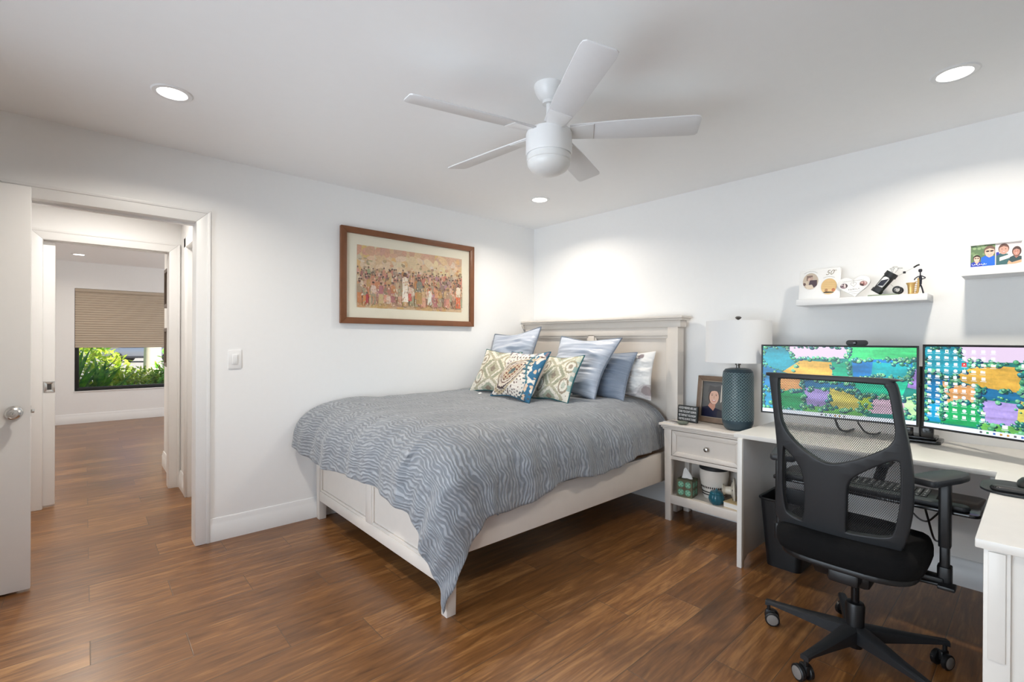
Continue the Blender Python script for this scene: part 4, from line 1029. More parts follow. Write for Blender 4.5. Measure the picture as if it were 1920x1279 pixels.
def monitor(name, label, pL, pR, z0, z1, icons):
    pL, pR = Vector((*pL, 0)), Vector((*pR, 0)); w = (pR-pL).length; h = z1-z0; c = (pL+pR)/2; c.z = (z0+z1)/2
    t = thing(name, label, 'monitor', (c.x, c.y, z0), group='desk monitors')
    M = axes(c, pR-pL, (0, 0, 1))
    bm = bmesh.new(); prism(bm, rrect(w, h, .006, 3), -.016, -.001, M, .002); frame_bm(bm, w, h, .009, .004, M, .001, z0=-.002)
    prism(bm, rrect(w*.5, h*.5, .02, 4), -.042, -.014, M, .004)
    obj('bezel', bm, m_black, t)
    sw_, sh_ = w-.020, h-.020
    cv = Canvas(sw_, sh_); aerial(cv, 5 if icons else 3)
    cv.rect(0, 0, 1, .052, (226, 232, 242))
    r = random.Random(4)
    for k in range(10 if icons else 6):
        x = (.30+.032*k) if icons else (.42+.03*k); cv.rect(x, .014, x+.012, .036, r.choice([(70, 110, 190), (90, 90, 96), (60, 150, 90), (200, 150, 60)]))
    if icons:
        for i in range(8):
            for j in range(11):
                if i >= 6 and 4 < j < 9: continue
                if i == 7 and j > 2: continue
                x, y = .030+.0475*i+r.uniform(-.002, .002), .945-.078*j; q = r.random()
                if y < .08: continue
                if (i, j) == (4, 2): cv.rect(x-.012, y-.022, x+.012, y+.022, (214, 36, 40)); cv.poly([(x-.006, y-.012), (x, y+.014), (x+.007, y-.008), (x, y-.002)], (255, 255, 255))
                elif q < .2: cv.ell(x, y, .011, .02, (226, 232, 244), 12)
                elif q < .5: cv.rect(x-.011, y-.013, x+.012, y+.013, (246, 246, 240)); cv.rect(x-.011, y+.013, x+.001, y+.018, (246, 240, 200))
                elif q < .6: cv.rect(x-.009, y-.019, x+.009, y+.019, (250, 250, 250)); cv.rect(x-.005, y-.006, x+.005, y+.008, r.choice([(80, 130, 220), (210, 90, 90), (90, 170, 110)]))
                else: cv.rect(x-.009, y-.017, x+.010, y+.017, (240, 244, 250))
                cv.rect(x-.015, y-.031, x+.015, y-.026, (226, 236, 240))
        for x, y in ((.505, .80), (.42, .115), (.66, .89)): cv.rect(x-.013, y-.02, x+.013, y+.02, (238, 240, 246)); cv.rect(x-.016, y-.036, x+.016, y-.029, (226, 236, 240))
    obj('screen', cv.build(M @ Matrix.Translation((0, 0, .0002)), 3e-6), m_screen, t, flat=True)
    return t, M
mon1, MM1 = monitor('monitor', 'lit monitor nearest the lamp, wallpaper of fields, behind the chair back', (-.35, -2.363), (-.262, -3.100), .852, 1.271, False)
mon2, MM2 = monitor('monitor', 'lit monitor at the right edge, desktop full of icons', (-.332, -3.123), (-.588, -3.822), .861, 1.279, True)
ma = thing('monitor_stand', 'black dual arm stand on the desk holding both monitors', 'monitor stand', (-.12, -3.10, DZ1))
bm = bmesh.new(); prism(bm, rrect(.15, .16, .02, 4, -.13, -3.10), DZ1+.0005, DZ1+.018, None, .004); box(bm, -.19, -.07, -3.16, -3.04, DZ1+.018, DZ1+.034, .006)
obj('base', bm, m_blackgloss, ma)
obj('post', cyl(bmesh.new(), (-.12, -3.10, DZ1+.03), (-.12, -3.10, 1.16), .018), m_black, ma)
bm = bmesh.new(); tube(bm, [(-.12, -3.10, 1.06), (-.20, -2.90, 1.06), (-.268, -2.738, 1.06)], .014, 10); tube(bm, [(-.12, -3.10, 1.10), (-.28, -3.30, 1.09), (-.425, -3.487, 1.07)], .014, 10)
obj('arm', bm, m_black, ma)
obj('clamp', box(bmesh.new(), -.172, -.148, -3.065, -3.02, DZ1+.03, DZ1+.075, .004), m_blackgloss, ma)
obj('clamp', box(bmesh.new(), -.19, -.16, -3.15, -3.10, DZ1+.03, DZ1+.085, .004), m_blackgloss, ma)
bm = bmesh.new(); tube(bm, smoothpath([(-.285, -2.74, .90), (-.285, -2.74, .845), (-.24, -2.75, .79), (-.14, -2.76, .766), (-.03, -2.77, .766)]), .006, 8); tag(obj('cable', bm, m_black), 'thick black cable dropping from the left monitor, nearer the lamp', 'cable')
bm = bmesh.new(); tube(bm, smoothpath([(-.275, -2.84, .9), (-.272, -2.845, .84), (-.22, -2.87, .785), (-.12, -2.89, .766), (-.03, -2.9, .766)]), .0045, 8)
tag(obj('cable', bm, m_black), 'thin black cable dropping from the left monitor, farther from the lamp', 'cable')
wc = thing('webcam', 'small dark webcam clipped on the left monitor top', 'webcam', (-.31, -2.83, 1.271))
wm = MM1 @ Matrix.Translation((.11, .2095+.014, 0))
obj('webcam_body', prism(bmesh.new(), rrect(.098, .030, .014, 6), -.012, .014, wm, .004), m_black2, wc)
bm = bmesh.new(); lathe(bm, [(0, .0145), (.010, .0145), (.010, .018), (.007, .019), (0, .0185)], M=wm @ Matrix.Translation((-.008, 0, 0)), seg=24, cap=False); obj('lens', bm, m_blackgloss, wc)
obj('clip', box(bmesh.new(), -.02, .02, -.03, -.012, -.03, -.014, .002, M=wm), m_black, wc)

# ---------------------------------------------------------------- wall shelves
m_shelf = plain('white_shelf_lacquer', (.84, .84, .84), .35, var=.01)
tag(obj('floating_shelf', box(bmesh.new(), -.2, -.001, -3.124, -2.508, 1.511, 1.547, .002), m_shelf), 'white floating shelf over the left monitor holding keepsakes', 'shelf', 'floating shelves above the desk')
tag(obj('floating_shelf', box(bmesh.new(), -.2, -.001, -3.86, -3.250, 1.622, 1.657, .002), m_shelf), 'white floating shelf over the right monitor holding one photo frame', 'shelf', 'floating shelves above the desk')
m_ceram = plain('white_resin', (.83, .83, .82), .4, var=.02)
m_ink = plain('grey_ink', lin((120, 118, 116)), .6)
def scribble(bm, M, x0, x1, y, amp, r=.0006, waves=9, arc=0.0):
    pts = []
    n = waves*6
    for i in range(n+1):
        t = i/n; x = x0+(x1-x0)*t+amp*.5*math.cos(t*waves*2*math.pi); yy = y+arc*(1-(2*t-1)**2)+amp*math.sin(t*waves*2*math.pi)*(.6+.4*math.sin(t*17))
        pts.append(M @ Vector((x, yy, .0008)))
    tube(bm, pts, r, 4)
# anniversary frame
af = thing('anniversary_frame', 'white frame with two oval photos and the number 50, on the left shelf', 'photo frame', (-.10, -2.60, 1.547))
AM = axes((-.105, -2.606, 1.644), (0, -1, 0), (.16, 0, 1))
def plate_with_ovals(w, h, ovals, d, M):
    """front plate as a grid of quads with oval openings cut out"""
    bm = bmesh.new(); prism(bm, rrect(w, h, .012, 5), -d, 0, M, .003); return bm
obj('frame_body', plate_with_ovals(.222, .192, None, .016, AM), m_ceram, af)
cvA = Canvas(.085, .105, (196, 182, 166))
def oval_photo(name, M, w, h, cv, parent, rim=.0035):
    cv2 = Canvas(w, h); inside = lambda x, y: ((x-.5)/.5)**2+((y-.5)/.5)**2 <= 1.0001
    cv2.P = []
    for pts, c in cv.P:
        out = []
        for x, y in pts:
            dx, dy = x-.5, y-.5; r_ = math.hypot(dx/.5, dy/.5)
            out.append((.5+dx/max(1, r_), .5+dy/max(1, r_)))
        cv2.P.append((out, c))
    cv2.P[0] = ([(.5+.5*math.cos(2*math.pi*i/32), .5+.5*math.sin(2*math.pi*i/32)) for i in range(32)], cv.P[0][1])
    ph = obj(name, cv2.build(M @ Matrix.Translation((0, 0, .0006))), printed('photo_print', .3, var=.04), parent)
    ring = [M @ Vector((.5*w*math.cos(2*math.pi*i/40), .5*h*math.sin(2*math.pi*i/40), .001)) for i in range(40)]
    obj('oval_rim', tube(bmesh.new(), ring, rim*.5, 6, closed=True), m_ceram, ph)
cvA.rect(.25, .55, .62, .85, (132, 110, 102)); cvA.ell(.42, .62, .10, .10, (206, 180, 166)); cvA.ell(.56, .66, .09, .1, (190, 162, 150))
cvA.poly([(.40, .30), (.46, .56), (.9, .56), (.95, .2), (.7, .1)], (84, 72, 80)); cvA.poly([(.1, .45), (.34, .5), (.38, .3), (.12, .28)], (206, 192, 174)); cvA.ell(.12, .34, .1, .09, (112, 92, 88)); cvA.poly([(.2, .26), (.6, .3), (.75, .06), (.3, .02)], (222, 208, 190))
oval_photo('oval_photo', AM @ Matrix.Translation((-.048, .022, 0)), .088, .106, cvA, af)
cvB = Canvas(.08, .1, (222, 190, 138))
for k in range(5): cvB.rect(.04, .38+.11*k, .96, .395+.11*k, (178, 148, 92))
cvB.poly([(.1, .12), (.35, .2), (.8, .16), (.9, 0), (.1, 0)], (60, 52, 44)); cvB.ell(.35, .28, .1, .09, (176, 132, 96)); cvB.ell(.78, .28, .11, .1, (190, 122, 92))
oval_photo('oval_photo', AM @ Matrix.Translation((.052, -.018, 0)), .086, .102, cvB, af)
bm = bmesh.new(); merge(bm, text_bm('50', .042, AM @ Matrix.Translation((.052, .068, .0008)), .0003, shear=.35)); merge(bm, text_bm('th', .014, AM @ Matrix.Translation((.082, .080, .0008)), .0003, shear=.3))
obj('lettering', bm, plain('gold_grey_ink', lin((158, 150, 134)), .5, .2), af, flat=True)
bm = bmesh.new(); scribble(bm, AM, -.085, -.012, .072, .0016, arc=.014); scribble(bm, AM, .02, .08, .036, .0012, waves=7, arc=.008); obj('script_lines', bm, m_ink, af)
# heart plaque
hp = thing('heart_plaque', 'white heart shaped family plaque with two small photos, on the left shelf', 'plaque', (-.10, -2.785, 1.547))
HM = axes((-.118, -2.786, 1.612), (0.08, -1, 0), (.10, 0, 1)); HM = HM @ Matrix.Rotation(R(5), 4, 'Z')
heart = []
for i in range(64):
    t = 2*math.pi*i/64; heart.append((.0050*16*math.sin(t)**3, .0044*(13*math.cos(t)-5*math.cos(2*t)-2*math.cos(3*t)-math.cos(4*t))+.008))
obj('heart_body', prism(bmesh.new(), heart, -.02, 0, HM, .004), m_ceram, hp)
cv = Canvas(.04, .032, (78, 62, 64)); cv.ell(.6, .5, .14, .4, (222, 206, 204)); cv.ell(.3, .2, .3, .2, (150, 126, 132)); cv.ell(.25, .72, .16, .2, (190, 176, 178))
oval_photo('oval_photo', HM @ Matrix.Translation((-.047, .012, 0)), .040, .034, cv, hp)
cv = Canvas(.04, .032, (170, 136, 134)); cv.ell(.3, .3, .25, .34, (70, 48, 46)); cv.ell(.35, .6, .1, .16, (214, 172, 160)); cv.ell(.7, .7, .14, .3, (206, 180, 176)); cv.ell(.55, .5, .08, .3, (150, 96, 92))
oval_photo('oval_photo', HM @ Matrix.Translation((.047, .014, 0)), .040, .034, cv, hp)
bm = bmesh.new(); merge(bm, text_bm('F A M I L Y', .0115, HM @ Matrix.Translation((0, -.014, .0008)), .0003)); obj('lettering', bm, plain('dark_ink', lin((86, 80, 80)), .6), hp, flat=True)
bm = bmesh.new(); scribble(bm, HM, -.052, .052, .037, .0022, .0005, 12); scribble(bm, HM, -.028, .030, -.028, .0013, .0004, 8); scribble(bm, HM, -.015, .016, -.040, .0013, .0004, 5)
tube(bm, [HM @ Vector((.0011*16*math.sin(t)**3*.8, .0009*(13*math.cos(t)-5*math.cos(2*t)-2*math.cos(3*t)-math.cos(4*t))+.016, .0008)) for t in [2*math.pi*i/30 for i in range(30)]], .0005, 4, closed=True)
obj('script_lines', bm, m_ink, hp)
# miniature golf cart bag
gb = thing('golf_bag_model', 'miniature black and white golf bag on a trolley, on the left shelf', 'model', (-.10, -2.95, 1.547))
m_gw = plain('white_vinyl', (.78, .78, .78), .4); m_navy = plain('navy_cloth', lin((34, 38, 52)), .6); m_silver = plain('silver_wire', (.7, .7, .68), .3, .9)
bm = bmesh.new(); prism(bm, rrect(.10, .135, .01, 3, -.105, -2.925), 1.5475, 1.557, None, .002); obj('base_plinth', bm, plain('sage_felt', lin((132, 146, 124)), .9, var=.2, scale=200), gb)
a0, a1 = Vector((-.112, -2.893, 1.578)), Vector((-.112, -2.962, 1.672))
bm = bmesh.new(); cyl(bm, a0, a1, .024, .027, 24); obj('bag', bm, m_black, gb)
ax = (a1-a0).normalized()
bm = bmesh.new(); cyl(bm, a0-ax*.006, a0+ax*.014, .0285, .0285); cyl(bm, a1-ax*.02, a1+ax*.006, .0305, .0305); obj('collar', bm, m_black2, gb)
QM = axes(a0+ax*.058+Vector((-.0275, 0, 0)), Vector((1, 0, 0)).cross(ax), ax)
bm = bmesh.new(); prism(bm, rrect(.03, .066, .012, 5), -.012, .008, QM, .003); obj('pocket', bm, m_gw, gb)
bm = bmesh.new(); prism(bm, [(-.012, -.028), (.012, -.016), (.012, .030), (-.012, .004)], .006, .0105, QM, .001); obj('pocket_panel', bm, m_navy, gb)
bm = bmesh.new(); M2 = QM @ Matrix.Translation((.006, -.045, .006)); box(bm, -.02, .018, -.014, .018, -.006, .012, .004, M=M2); obj('lower_pocket', bm, m_black2, gb)
for k in range(2):
    bm = bmesh.new(); lathe(bm, [(.013, -.004), (.019, -.005), (.021, -.002), (.021, .002), (.019, .005), (.013, .004)], M=Matrix.Translation((-.135+.055*k, -2.988, 1.579)) @ Matrix.Rotation(R(90), 4, 'Y'), seg=28, cap=False); obj('wheel', bm, m_black, gb)
bm = bmesh.new()
for k in range(2):
    for s in range(4):
        a = s*math.pi/4; tube(bm, [(-.135+.055*k, -2.988+.015*math.cos(a), 1.579+.015*math.sin(a)), (-.135+.055*k, -2.988-.015*math.cos(a), 1.579-.015*math.sin(a))], .0015, 6)
tube(bm, [(-.135, -2.988, 1.579), (-.08, -2.988, 1.579)], .0025); tube(bm, [(-.108, -2.988, 1.579), (-.112, -2.95, 1.62), (-.112, -2.985, 1.655), (-.112, -3.068, 1.705)], .002)
tube(bm, [(-.112, -2.9, 1.585), (-.10, -2.918, 1.5565)], .0022)
obj('trolley_wire', bm, m_silver, gb)
bm = bmesh.new(); tube(bm, [(-.112, -3.055, 1.697), (-.112, -3.070, 1.707), (-.112, -3.080, 1.710)], .0042); obj('handle_grip', bm, m_black, gb); bm = bmesh.new(); box(bm, -.117, -.107, -3.022, -3.010, 1.668, 1.680, .002); obj('handle_joint', bm, m_black, gb)
for k, (dy, dz, dx) in enumerate(((-.008, .035, -.012), (-.022, .028, .004), (.004, .03, .012))):
    bm = bmesh.new(); P = a1+Vector((dx, dy*.4, 0)); Q = P+Vector((0, dy, dz)); tube(bm, [P, Q], .0014, 6); lathe(bm, [(0, -.005), (.008, -.004), (.009, .0), (.006, .005), (0, .006)], M=Matrix.Translation(Q+Vector((0, -.004, 0))) @ Matrix.Diagonal((.7, 1.4, .8, 1)), seg=14, cap=False); obj('club', bm, m_silver, gb)
# saxophone player figurine
sf = thing('musician_figurine', 'dark wire musician figurine with a gold saxophone, at the shelf end', 'figurine', (-.11, -3.06, 1.547))
m_brass = plain('gold_filigree', lin((216, 180, 116)), .3, .6, var=.35, scale=250, bmp=.4)
bm = bmesh.new(); c0 = Vector((-.115, -3.045, 1.548))
lathe(bm, [(.018, 0), (.013, .006), (.014, .03), (.016, .052), (.022, .066), (.0195, .0665), (.013, .05), (0, .045)], M=Matrix.Translation(c0), seg=24, cap=False)
tube(bm, smoothpath([c0+Vector((0, -.012, .006)), c0+Vector((0, -.026, .012)), c0+Vector((0, -.030, .045)), c0+Vector((0, -.032, .075)), c0+Vector((0, -.03, .088))]), .0055, 10)
for k in range(6): tube(bm, [c0+Vector((-.012, -.028, .02+.01*k)), c0+Vector((-.004, -.016, .018+.01*k))], .0018, 6)
obj('saxophone', bm, m_brass, sf)
bm = bmesh.new(); bx, by = -.112, -3.083
tube(bm, [(bx, by, 1.603), (bx, by, 1.635), (bx, by-.001, 1.652)], [.0068, .0085, .005], 10); tube(bm, [(bx, by, 1.652), (bx, by, 1.668)], .003, 8)
lathe(bm, [(0, -.009), (.007, -.006), (.009, .002), (.007, .009), (0, .011)], c=(bx, by, 1.676), seg=16, cap=False)
for s in (-1, 1):
    tube(bm, smoothpath([(bx, by, 1.605), (bx, by+s*.008, 1.58), (bx, by+s*.017+.003, 1.549)]), [.0036]*17, 8)
    tube(bm, [(bx, by+s*.018+.003, 1.5485), (bx-.012, by+s*.018+.003, 1.5485)], .003, 8)
    tube(bm, smoothpath([(bx, by+s*.006, 1.648), (bx-.004, by+s*.021, 1.636), (bx-.012, by+s*.012+.010, 1.628)]), .0028, 8)
obj('figure_body', bm, plain('dark_bronze', lin((52, 52, 60)), .4, .6), sf)
# double photo frame on the right shelf
dp = thing('double_photo_frame', 'white frame with two snapshots of couples, on the right shelf', 'photo frame', (-.10, -3.365, 1.657))
DM2 = axes((-.105, -3.368, 1.7255), (0, -1, 0), (.12, 0, 1))
obj('frame', frame_bm(bmesh.new(), .205, .138, .014, .014, DM2, .002), m_ceram, dp)
obj('backing', box(bmesh.new(), -.1, .1, -.066, .066, -.004, .003, M=DM2), m_ceram, dp)
def face(cv, x, y, rx, ry, skin, hair, glasses=False, bald=False):
    if not bald: cv.ell(x, y+ry*.2, rx*1.18, ry*1.12, hair, 18)
    cv.ell(x, y, rx, ry, skin, 18)
    if not bald: cv.poly([(x-rx*.95, y+ry*.45), (x-rx*.5, y+ry*1.05), (x+rx*.5, y+ry*1.08), (x+rx*.95, y+ry*.45), (x, y+ry*.75)], hair)
    if glasses:
        for s in (-1, 1): cv.ell(x+s*rx*.42, y+ry*.15, rx*.36, ry*.17, (40, 30, 36), 12)
        cv.rect(x-rx*.9, y+ry*.17, x+rx*.9, y+ry*.24, (40, 30, 36))
    else:
        for s in (-1, 1): cv.ell(x+s*rx*.4, y+ry*.15, rx*.13, ry*.08, (50, 34, 30), 8)
    cv.ell(x, y-ry*.48, rx*.36, ry*.13, (176, 84, 80), 12); cv.ell(x, y-ry*.45, rx*.28, ry*.06, (250, 244, 240), 10)
cv = Canvas(.088, .112, (96, 122, 88)); rr = random.Random(2)
for i in range(26): cv.ell(rr.random(), rr.uniform(.45, 1), .08, .06, rr.choice([(120, 146, 104), (84, 108, 76), (140, 164, 124)]), 9)
cv.poly([(.42, 0), (.44, .42), (.6, .5), (.98, .46), (1, 0)], (40, 100, 200)); cv.poly([(.62, .50), (.76, .40), (.95, .48)], (226, 180, 160)); face(cv, .78, .66, .2, .22, (228, 184, 164), (110, 86, 76), True)
cv.poly([(0, 0), (.02, .2), (.22, .28), (.44, .22), (.5, 0)], (40, 62, 170)); cv.poly([(.16, .26), (.26, .12), (.38, .26)], (222, 176, 156)); cv.ell(.26, .40, .16, .16, (52, 38, 36), 16); face(cv, .26, .38, .125, .14, (232, 192, 172), (52, 38, 36), True)
M_ = DM2 @ Matrix.Translation((-.0455, 0, .004))
obj('snapshot', cv.build(M_), printed('photo_print', .3, var=.04), dp)
bm = bmesh.new(); scribble(bm, M_, -.040, .012, -.042, .005, .0012, 6); obj('script_lines', bm, m_gw, dp)
cv = Canvas(.088, .112, (226, 216, 214))
cv.poly([(0, 0), (0, .5), (.2, .56), (.46, .5), (.52, .3), (.5, 0)], (60, 96, 100)); cv.poly([(.14, .2), (.14, .36), (.5, .46), (.5, .3)], (216, 222, 206)); cv.poly([(0, .6), (.1, .62), (.14, .5), (0, .45)], (50, 60, 160)); face(cv, .30, .70, .18, .21, (204, 156, 140), (96, 70, 62))
cv.poly([(.46, .1), (.54, .34), (.72, .42), (1, .34), (1, .1)], (56, 76, 80)); cv.poly([(.68, .42), (.78, .28), (.92, .40)], (170, 118, 104)); cv.ell(.80, .58, .18, .22, (74, 56, 54), 18); face(cv, .79, .56, .13, .17, (190, 140, 126), (74, 56, 54))
cv.poly([(.44, .06), (.5, .2), (.62, .1), (.98, .2), (1, .08), (.6, 0)], (200, 160, 130))
obj('snapshot', cv.build(DM2 @ Matrix.Translation((.0455, 0, .004))), printed('photo_print', .3, var=.04), dp)

# ---------------------------------------------------------------- waste bin and dark bag
wbn = thing('waste_bin', 'black plastic waste bin under the desk beside its side panel', 'waste bin', (-.40, -2.56, 0))
bm = bmesh.new()
def taper_bin(bm, x, y, z0, z1, w0, l0, w1, l1, r):
    A = rrect(w0, l0, r, 5); B = rrect(w1, l1, r, 5); n = len(A)
    a = [bm.verts.new((x+p[0], y+p[1], z0)) for p in A]; b_ = [bm.verts.new((x+p[0], y+p[1], z1)) for p in B]
    ci = [bm.verts.new((x+p[0]*.965, y+p[1]*.965, z1)) for p in B]; di = [bm.verts.new((x+p[0]*.95, y+p[1]*.95, z0+.01)) for p in A]
    bm.faces.new(a[::-1]); bm.faces.new(di)
    for P, Q in ((a, b_), (b_, ci), (ci, di)):
        for i in range(n): bm.faces.new((P[i], P[(i+1) % n], Q[(i+1) % n], Q[i]))
taper_bin(bm, -.40, -2.545, 0, .385, .25, .18, .30, .235, .035); obj('bin_body', bm, m_black, wbn)
bm = bmesh.new(); P = [Vector((-.40+p[0], -2.545+p[1], .385)) for p in rrect(.305, .24, .036, 6)]; tube(bm, P, .007, 8, closed=True); obj('rim', bm, m_black, wbn)
bm = bmesh.new(); 
lathe(bm, [(0, 0), (.07, 0), (.085, .03), (.08, .12), (.06, .2), (.03, .235), (0, .24)], c=(-.60, -3.535, .0), seg=20, cap=False)
for v in bm.verts: v.co += Vector((.012*noise.noise(v.co*14), .012*noise.noise(v.co*14+Vector((5, 0, 0))), 0))
tube(bm, smoothpath([(-.62, -3.47, .03), (-.66, -3.43, .06), (-.68, -3.42, .12), (-.64, -3.45, .2)]), .012, 8)
tag(obj('black_bag', bm, plain('black_nylon', lin((22, 22, 24)), .7, var=.2, scale=40)), 'slumped black bag on the floor behind the desk return', 'bag')

# ---------------------------------------------------------------- office chair
ch = thing('office_chair', 'black mesh back office chair on a five star caster base at the desk', 'office chair', (-1.118, -3.016, 0))
CX, CY = -1.118, -3.016
def backplane(u, v, d=0.0):
    """u: across (+ left), v: height, d: out behind the back"""
    y0 = -2.93+u; c = (u+.055)/.23
    curve = .030*(1-c*c) + .014*math.sin((v-.49)/.665*math.pi)
    return Vector((-1.205-.12*(v-.49)-d-curve, y0, v))
OUT = [(0.168, 1.157), (-0.20, 1.158), (-0.228, 1.152), (-0.246, 1.125), (-0.264, 1.0), (-0.281, 0.889), (-0.287, 0.797), (-0.284, 0.688), (-0.270, 0.594), (-0.252, 0.525), (-0.232, 0.503), (-0.171, 0.490), (-0.051, 0.484), (0.08, 0.490), (0.145, 0.503), (0.168, 0.525), (0.177, 0.568), (0.160, 0.728), (0.158, 0.856), (0.166, 0.982), (0.178, 1.107), (.181, 1.140), (.178, 1.152)]
UP = [(0.146, 1.128), (0.146, 1.074), (0.140, 0.99), (0.129, 0.941), (0.099, 0.895), (0.055, 0.855), (0.007, 0.826), (-0.030, 0.814), (-0.065, 0.819), (-0.119, 0.842), (-0.169, 0.871), (-0.214, 0.903), (-0.234, 0.930), (-0.240, 0.96), (-0.237, 1.003), (-0.225, 1.097), (-0.213, 1.128), (-0.195, 1.137), (0.01, 1.139), (0.128, 1.138)]
LW = [(0.134, 0.845), (0.114, 0.838), (0.075, 0.793), (0.056, 0.735), (0.056, 0.625), (0.062, 0.569), (0.074, 0.549), (0.119, 0.560), (0.138, 0.594), (0.140, 0.73)]
RW_ = [(-0.112, 0.771), (-0.176, 0.825), (-0.226, 0.857), (-0.249, 0.857), (-0.256, 0.837), (-0.254, 0.748), (-0.244, 0.655), (-0.232, 0.589), (-0.21, 0.564), (-0.137, 0.552), (-0.092, 0.549), (-0.083, 0.564), (-0.093, 0.708), (-0.097, 0.739)]
def smooth2(P, k=4):
    n = len(P); out = []
    for i in range(n):
        a, b_, c, d = (Vector(P[(i+j-1) % n]) for j in range(4))
        for j in range(k):
            t = j/k; out.append(.5*((2*b_)+(c-a)*t+(2*a-5*b_+4*c-d)*t*t+(3*b_-a-3*c+d)*t**3))
    return out
def back_shell():
    cu = bpy.data.curves.new('c', 'CURVE'); cu.dimensions = '2D'; cu.fill_mode = 'BOTH'; cu.extrude = .012; cu.bevel_depth = .006; cu.bevel_resolution = 2
    for P in (OUT, UP, LW, RW_):
        Q = smooth2(P, 4); s = cu.splines.new('POLY'); s.points.add(len(Q)-1); s.use_cyclic_u = True
        cen = sum(Q, Vector((0, 0)))/len(Q); sgn = .0055 if P is OUT else -.0055
        for p, q in zip(s.points, Q):
            d = (cen-q); d = d.normalized()*sgn if d.length else d
            p.co = (q.x+d.x, q.y+d.y, 0, 1)
    o = bpy.data.objects.new('c', cu); COL.objects.link(o)
    me = bpy.data.meshes.new_from_object(o.evaluated_get(bpy.context.evaluated_depsgraph_get()))
    bm = bmesh.new(); bm.from_mesh(me); bpy.data.objects.remove(o); bpy.data.curves.remove(cu); bpy.data.meshes.remove(me)
    bmesh.ops.remove_doubles(bm, verts=bm.verts, dist=.0002)
    for k in range(16): bmesh.ops.bisect_plane(bm, geom=list(bm.verts)+list(bm.edges)+list(bm.faces), plane_co=(0, .50+.042*k, 0), plane_no=(0, 1, 0))
    for k in range(9): bmesh.ops.bisect_plane(bm, geom=list(bm.verts)+list(bm.edges)+list(bm.faces), plane_co=(-.26+.05*k, 0, 0), plane_no=(1, 0, 0))
    for v in bm.verts: v.co = backplane(v.co.x, v.co.y, v.co.z)
    bmesh.ops.recalc_face_normals(bm, faces=bm.faces)
    return bm
obj('back_frame', back_shell(), m_black2, ch, sharp=40)
def mesh_mat():
    m, nt, b = newmat('black_chair_mesh')
    uv = N(nt, 'ShaderNodeUVMap', uv_map='UVMap'); sp = N(nt, 'ShaderNodeSeparateXYZ'); L(nt, uv.outputs[0], sp.inputs[0])
    v = math_(nt, 'DIVIDE', sp.outputs[1], .0105); row = math_(nt, 'FLOOR', math_(nt, 'MULTIPLY', v, 2.0))
    u = math_(nt, 'DIVIDE', sp.outputs[0], .0066)
    def cell(o):
        fu = math_(nt, 'SUBTRACT', math_(nt, 'FRACT', math_(nt, 'ADD', u, o)), .5); fv = math_(nt, 'SUBTRACT', math_(nt, 'FRACT', math_(nt, 'ADD', v, o)), .5)
        return math_(nt, 'ADD', math_(nt, 'POWER', math_(nt, 'MULTIPLY', fu, 4.1), 2.0), math_(nt, 'POWER', math_(nt, 'MULTIPLY', fv, 2.6), 2.0))
    hole = math_(nt, 'LESS_THAN', math_(nt, 'MINIMUM', cell(0), cell(.5)), 1.0)
    tr = N(nt, 'ShaderNodeBsdfTransparent'); mx = N(nt, 'ShaderNodeMixShader'); L(nt, hole, mx.inputs[0]); L(nt, b.outputs[0], mx.inputs[1]); L(nt, tr.outputs[0], mx.inputs[2])
    L(nt, mx.outputs[0], nt.nodes['Material Output'].inputs[0]); b.inputs['Base Color'].default_value = (*lin((26, 27, 30)), 1); b.inputs['Roughness'].default_value = .6
    return m
bm = bmesh.new(); uvl = bm.loops.layers.uv.new('UVMap'); nu, nv = 24, 36; G = {}
def lim(v):
    """left and right limits of the mesh sheet at height v, just inside the outline"""
    Q = smooth2(OUT, 3); xs = []
    for i in range(len(Q)):
        a, b_ = Q[i], Q[(i+1) % len(Q)]
        if (a.y-v)*(b_.y-v) <= 0 and a.y != b_.y: xs.append(a.x+(b_.x-a.x)*(v-a.y)/(b_.y-a.y))
    return min(xs)+.015, max(xs)-.015
for j in range(nv+1):
    v = .515+(1.145-.515)*j/nv; lo, hi = lim(v)
    for i in range(nu+1): u = lo+(hi-lo)*i/nu; G[i, j] = (bm.verts.new(backplane(u, v, -.014)), u, v)
for i in range(nu):
    for j in range(nv):
        q = (G[i, j], G[i+1, j], G[i+1, j+1], G[i, j+1]); f = bm.faces.new([a[0] for a in q])
        for l, a in zip(f.loops, q): l[uvl].uv = (a[1], a[2])
obj('back_mesh', bm, mesh_mat(), ch)
# seat
bm = bmesh.new(); n = 36; P = []
for i in range(n):
    t = 2*math.pi*i/n; c, s = math.cos(t), math.sin(t); e = .55
    P.append((CX+.03+.245*math.copysign(abs(c)**e, c), CY+.02+.25*math.copysign(abs(s)**e, s)))
rings = []
for sc_, z in ((.90, .425), (.97, .432), (1.0, .455), (1.0, .485), (.97, .508), (.90, .520), (.75, .525), (.4, .522)):
    rings.append([bm.verts.new((CX+.03+(x-CX-.03)*sc_, CY+.02+(y-CY-.02)*sc_, z-(.025 if x > CX+.2 else 0)*(sc_ > .8))) for x, y in P])
for a, b_ in zip(rings, rings[1:]):
    for i in range(n): bm.faces.new((a[i], a[(i+1) % n], b_[(i+1) % n], b_[i]))
bm.faces.new(rings[0][::-1]); bm.faces.new(rings[-1])
obj('seat', bm, m_blackfab, ch, sharp=60)
bm = bmesh.new(); prism(bm, [(CX+.03+(x-CX-.03)*.93, CY+.02+(y-CY-.02)*.93) for x, y in P], .405, .428, None, .006); obj('seat_shell', bm, m_black, ch)
bm = bmesh.new(); box(bm, CX-.13, CX+.12, CY-.075, CY+.075, .335, .405, .02); box(bm, CX-.19, CX-.12, CY-.05, CY+.05, .36, .41, .01)
obj('tilt_mechanism', bm, m_black, ch)
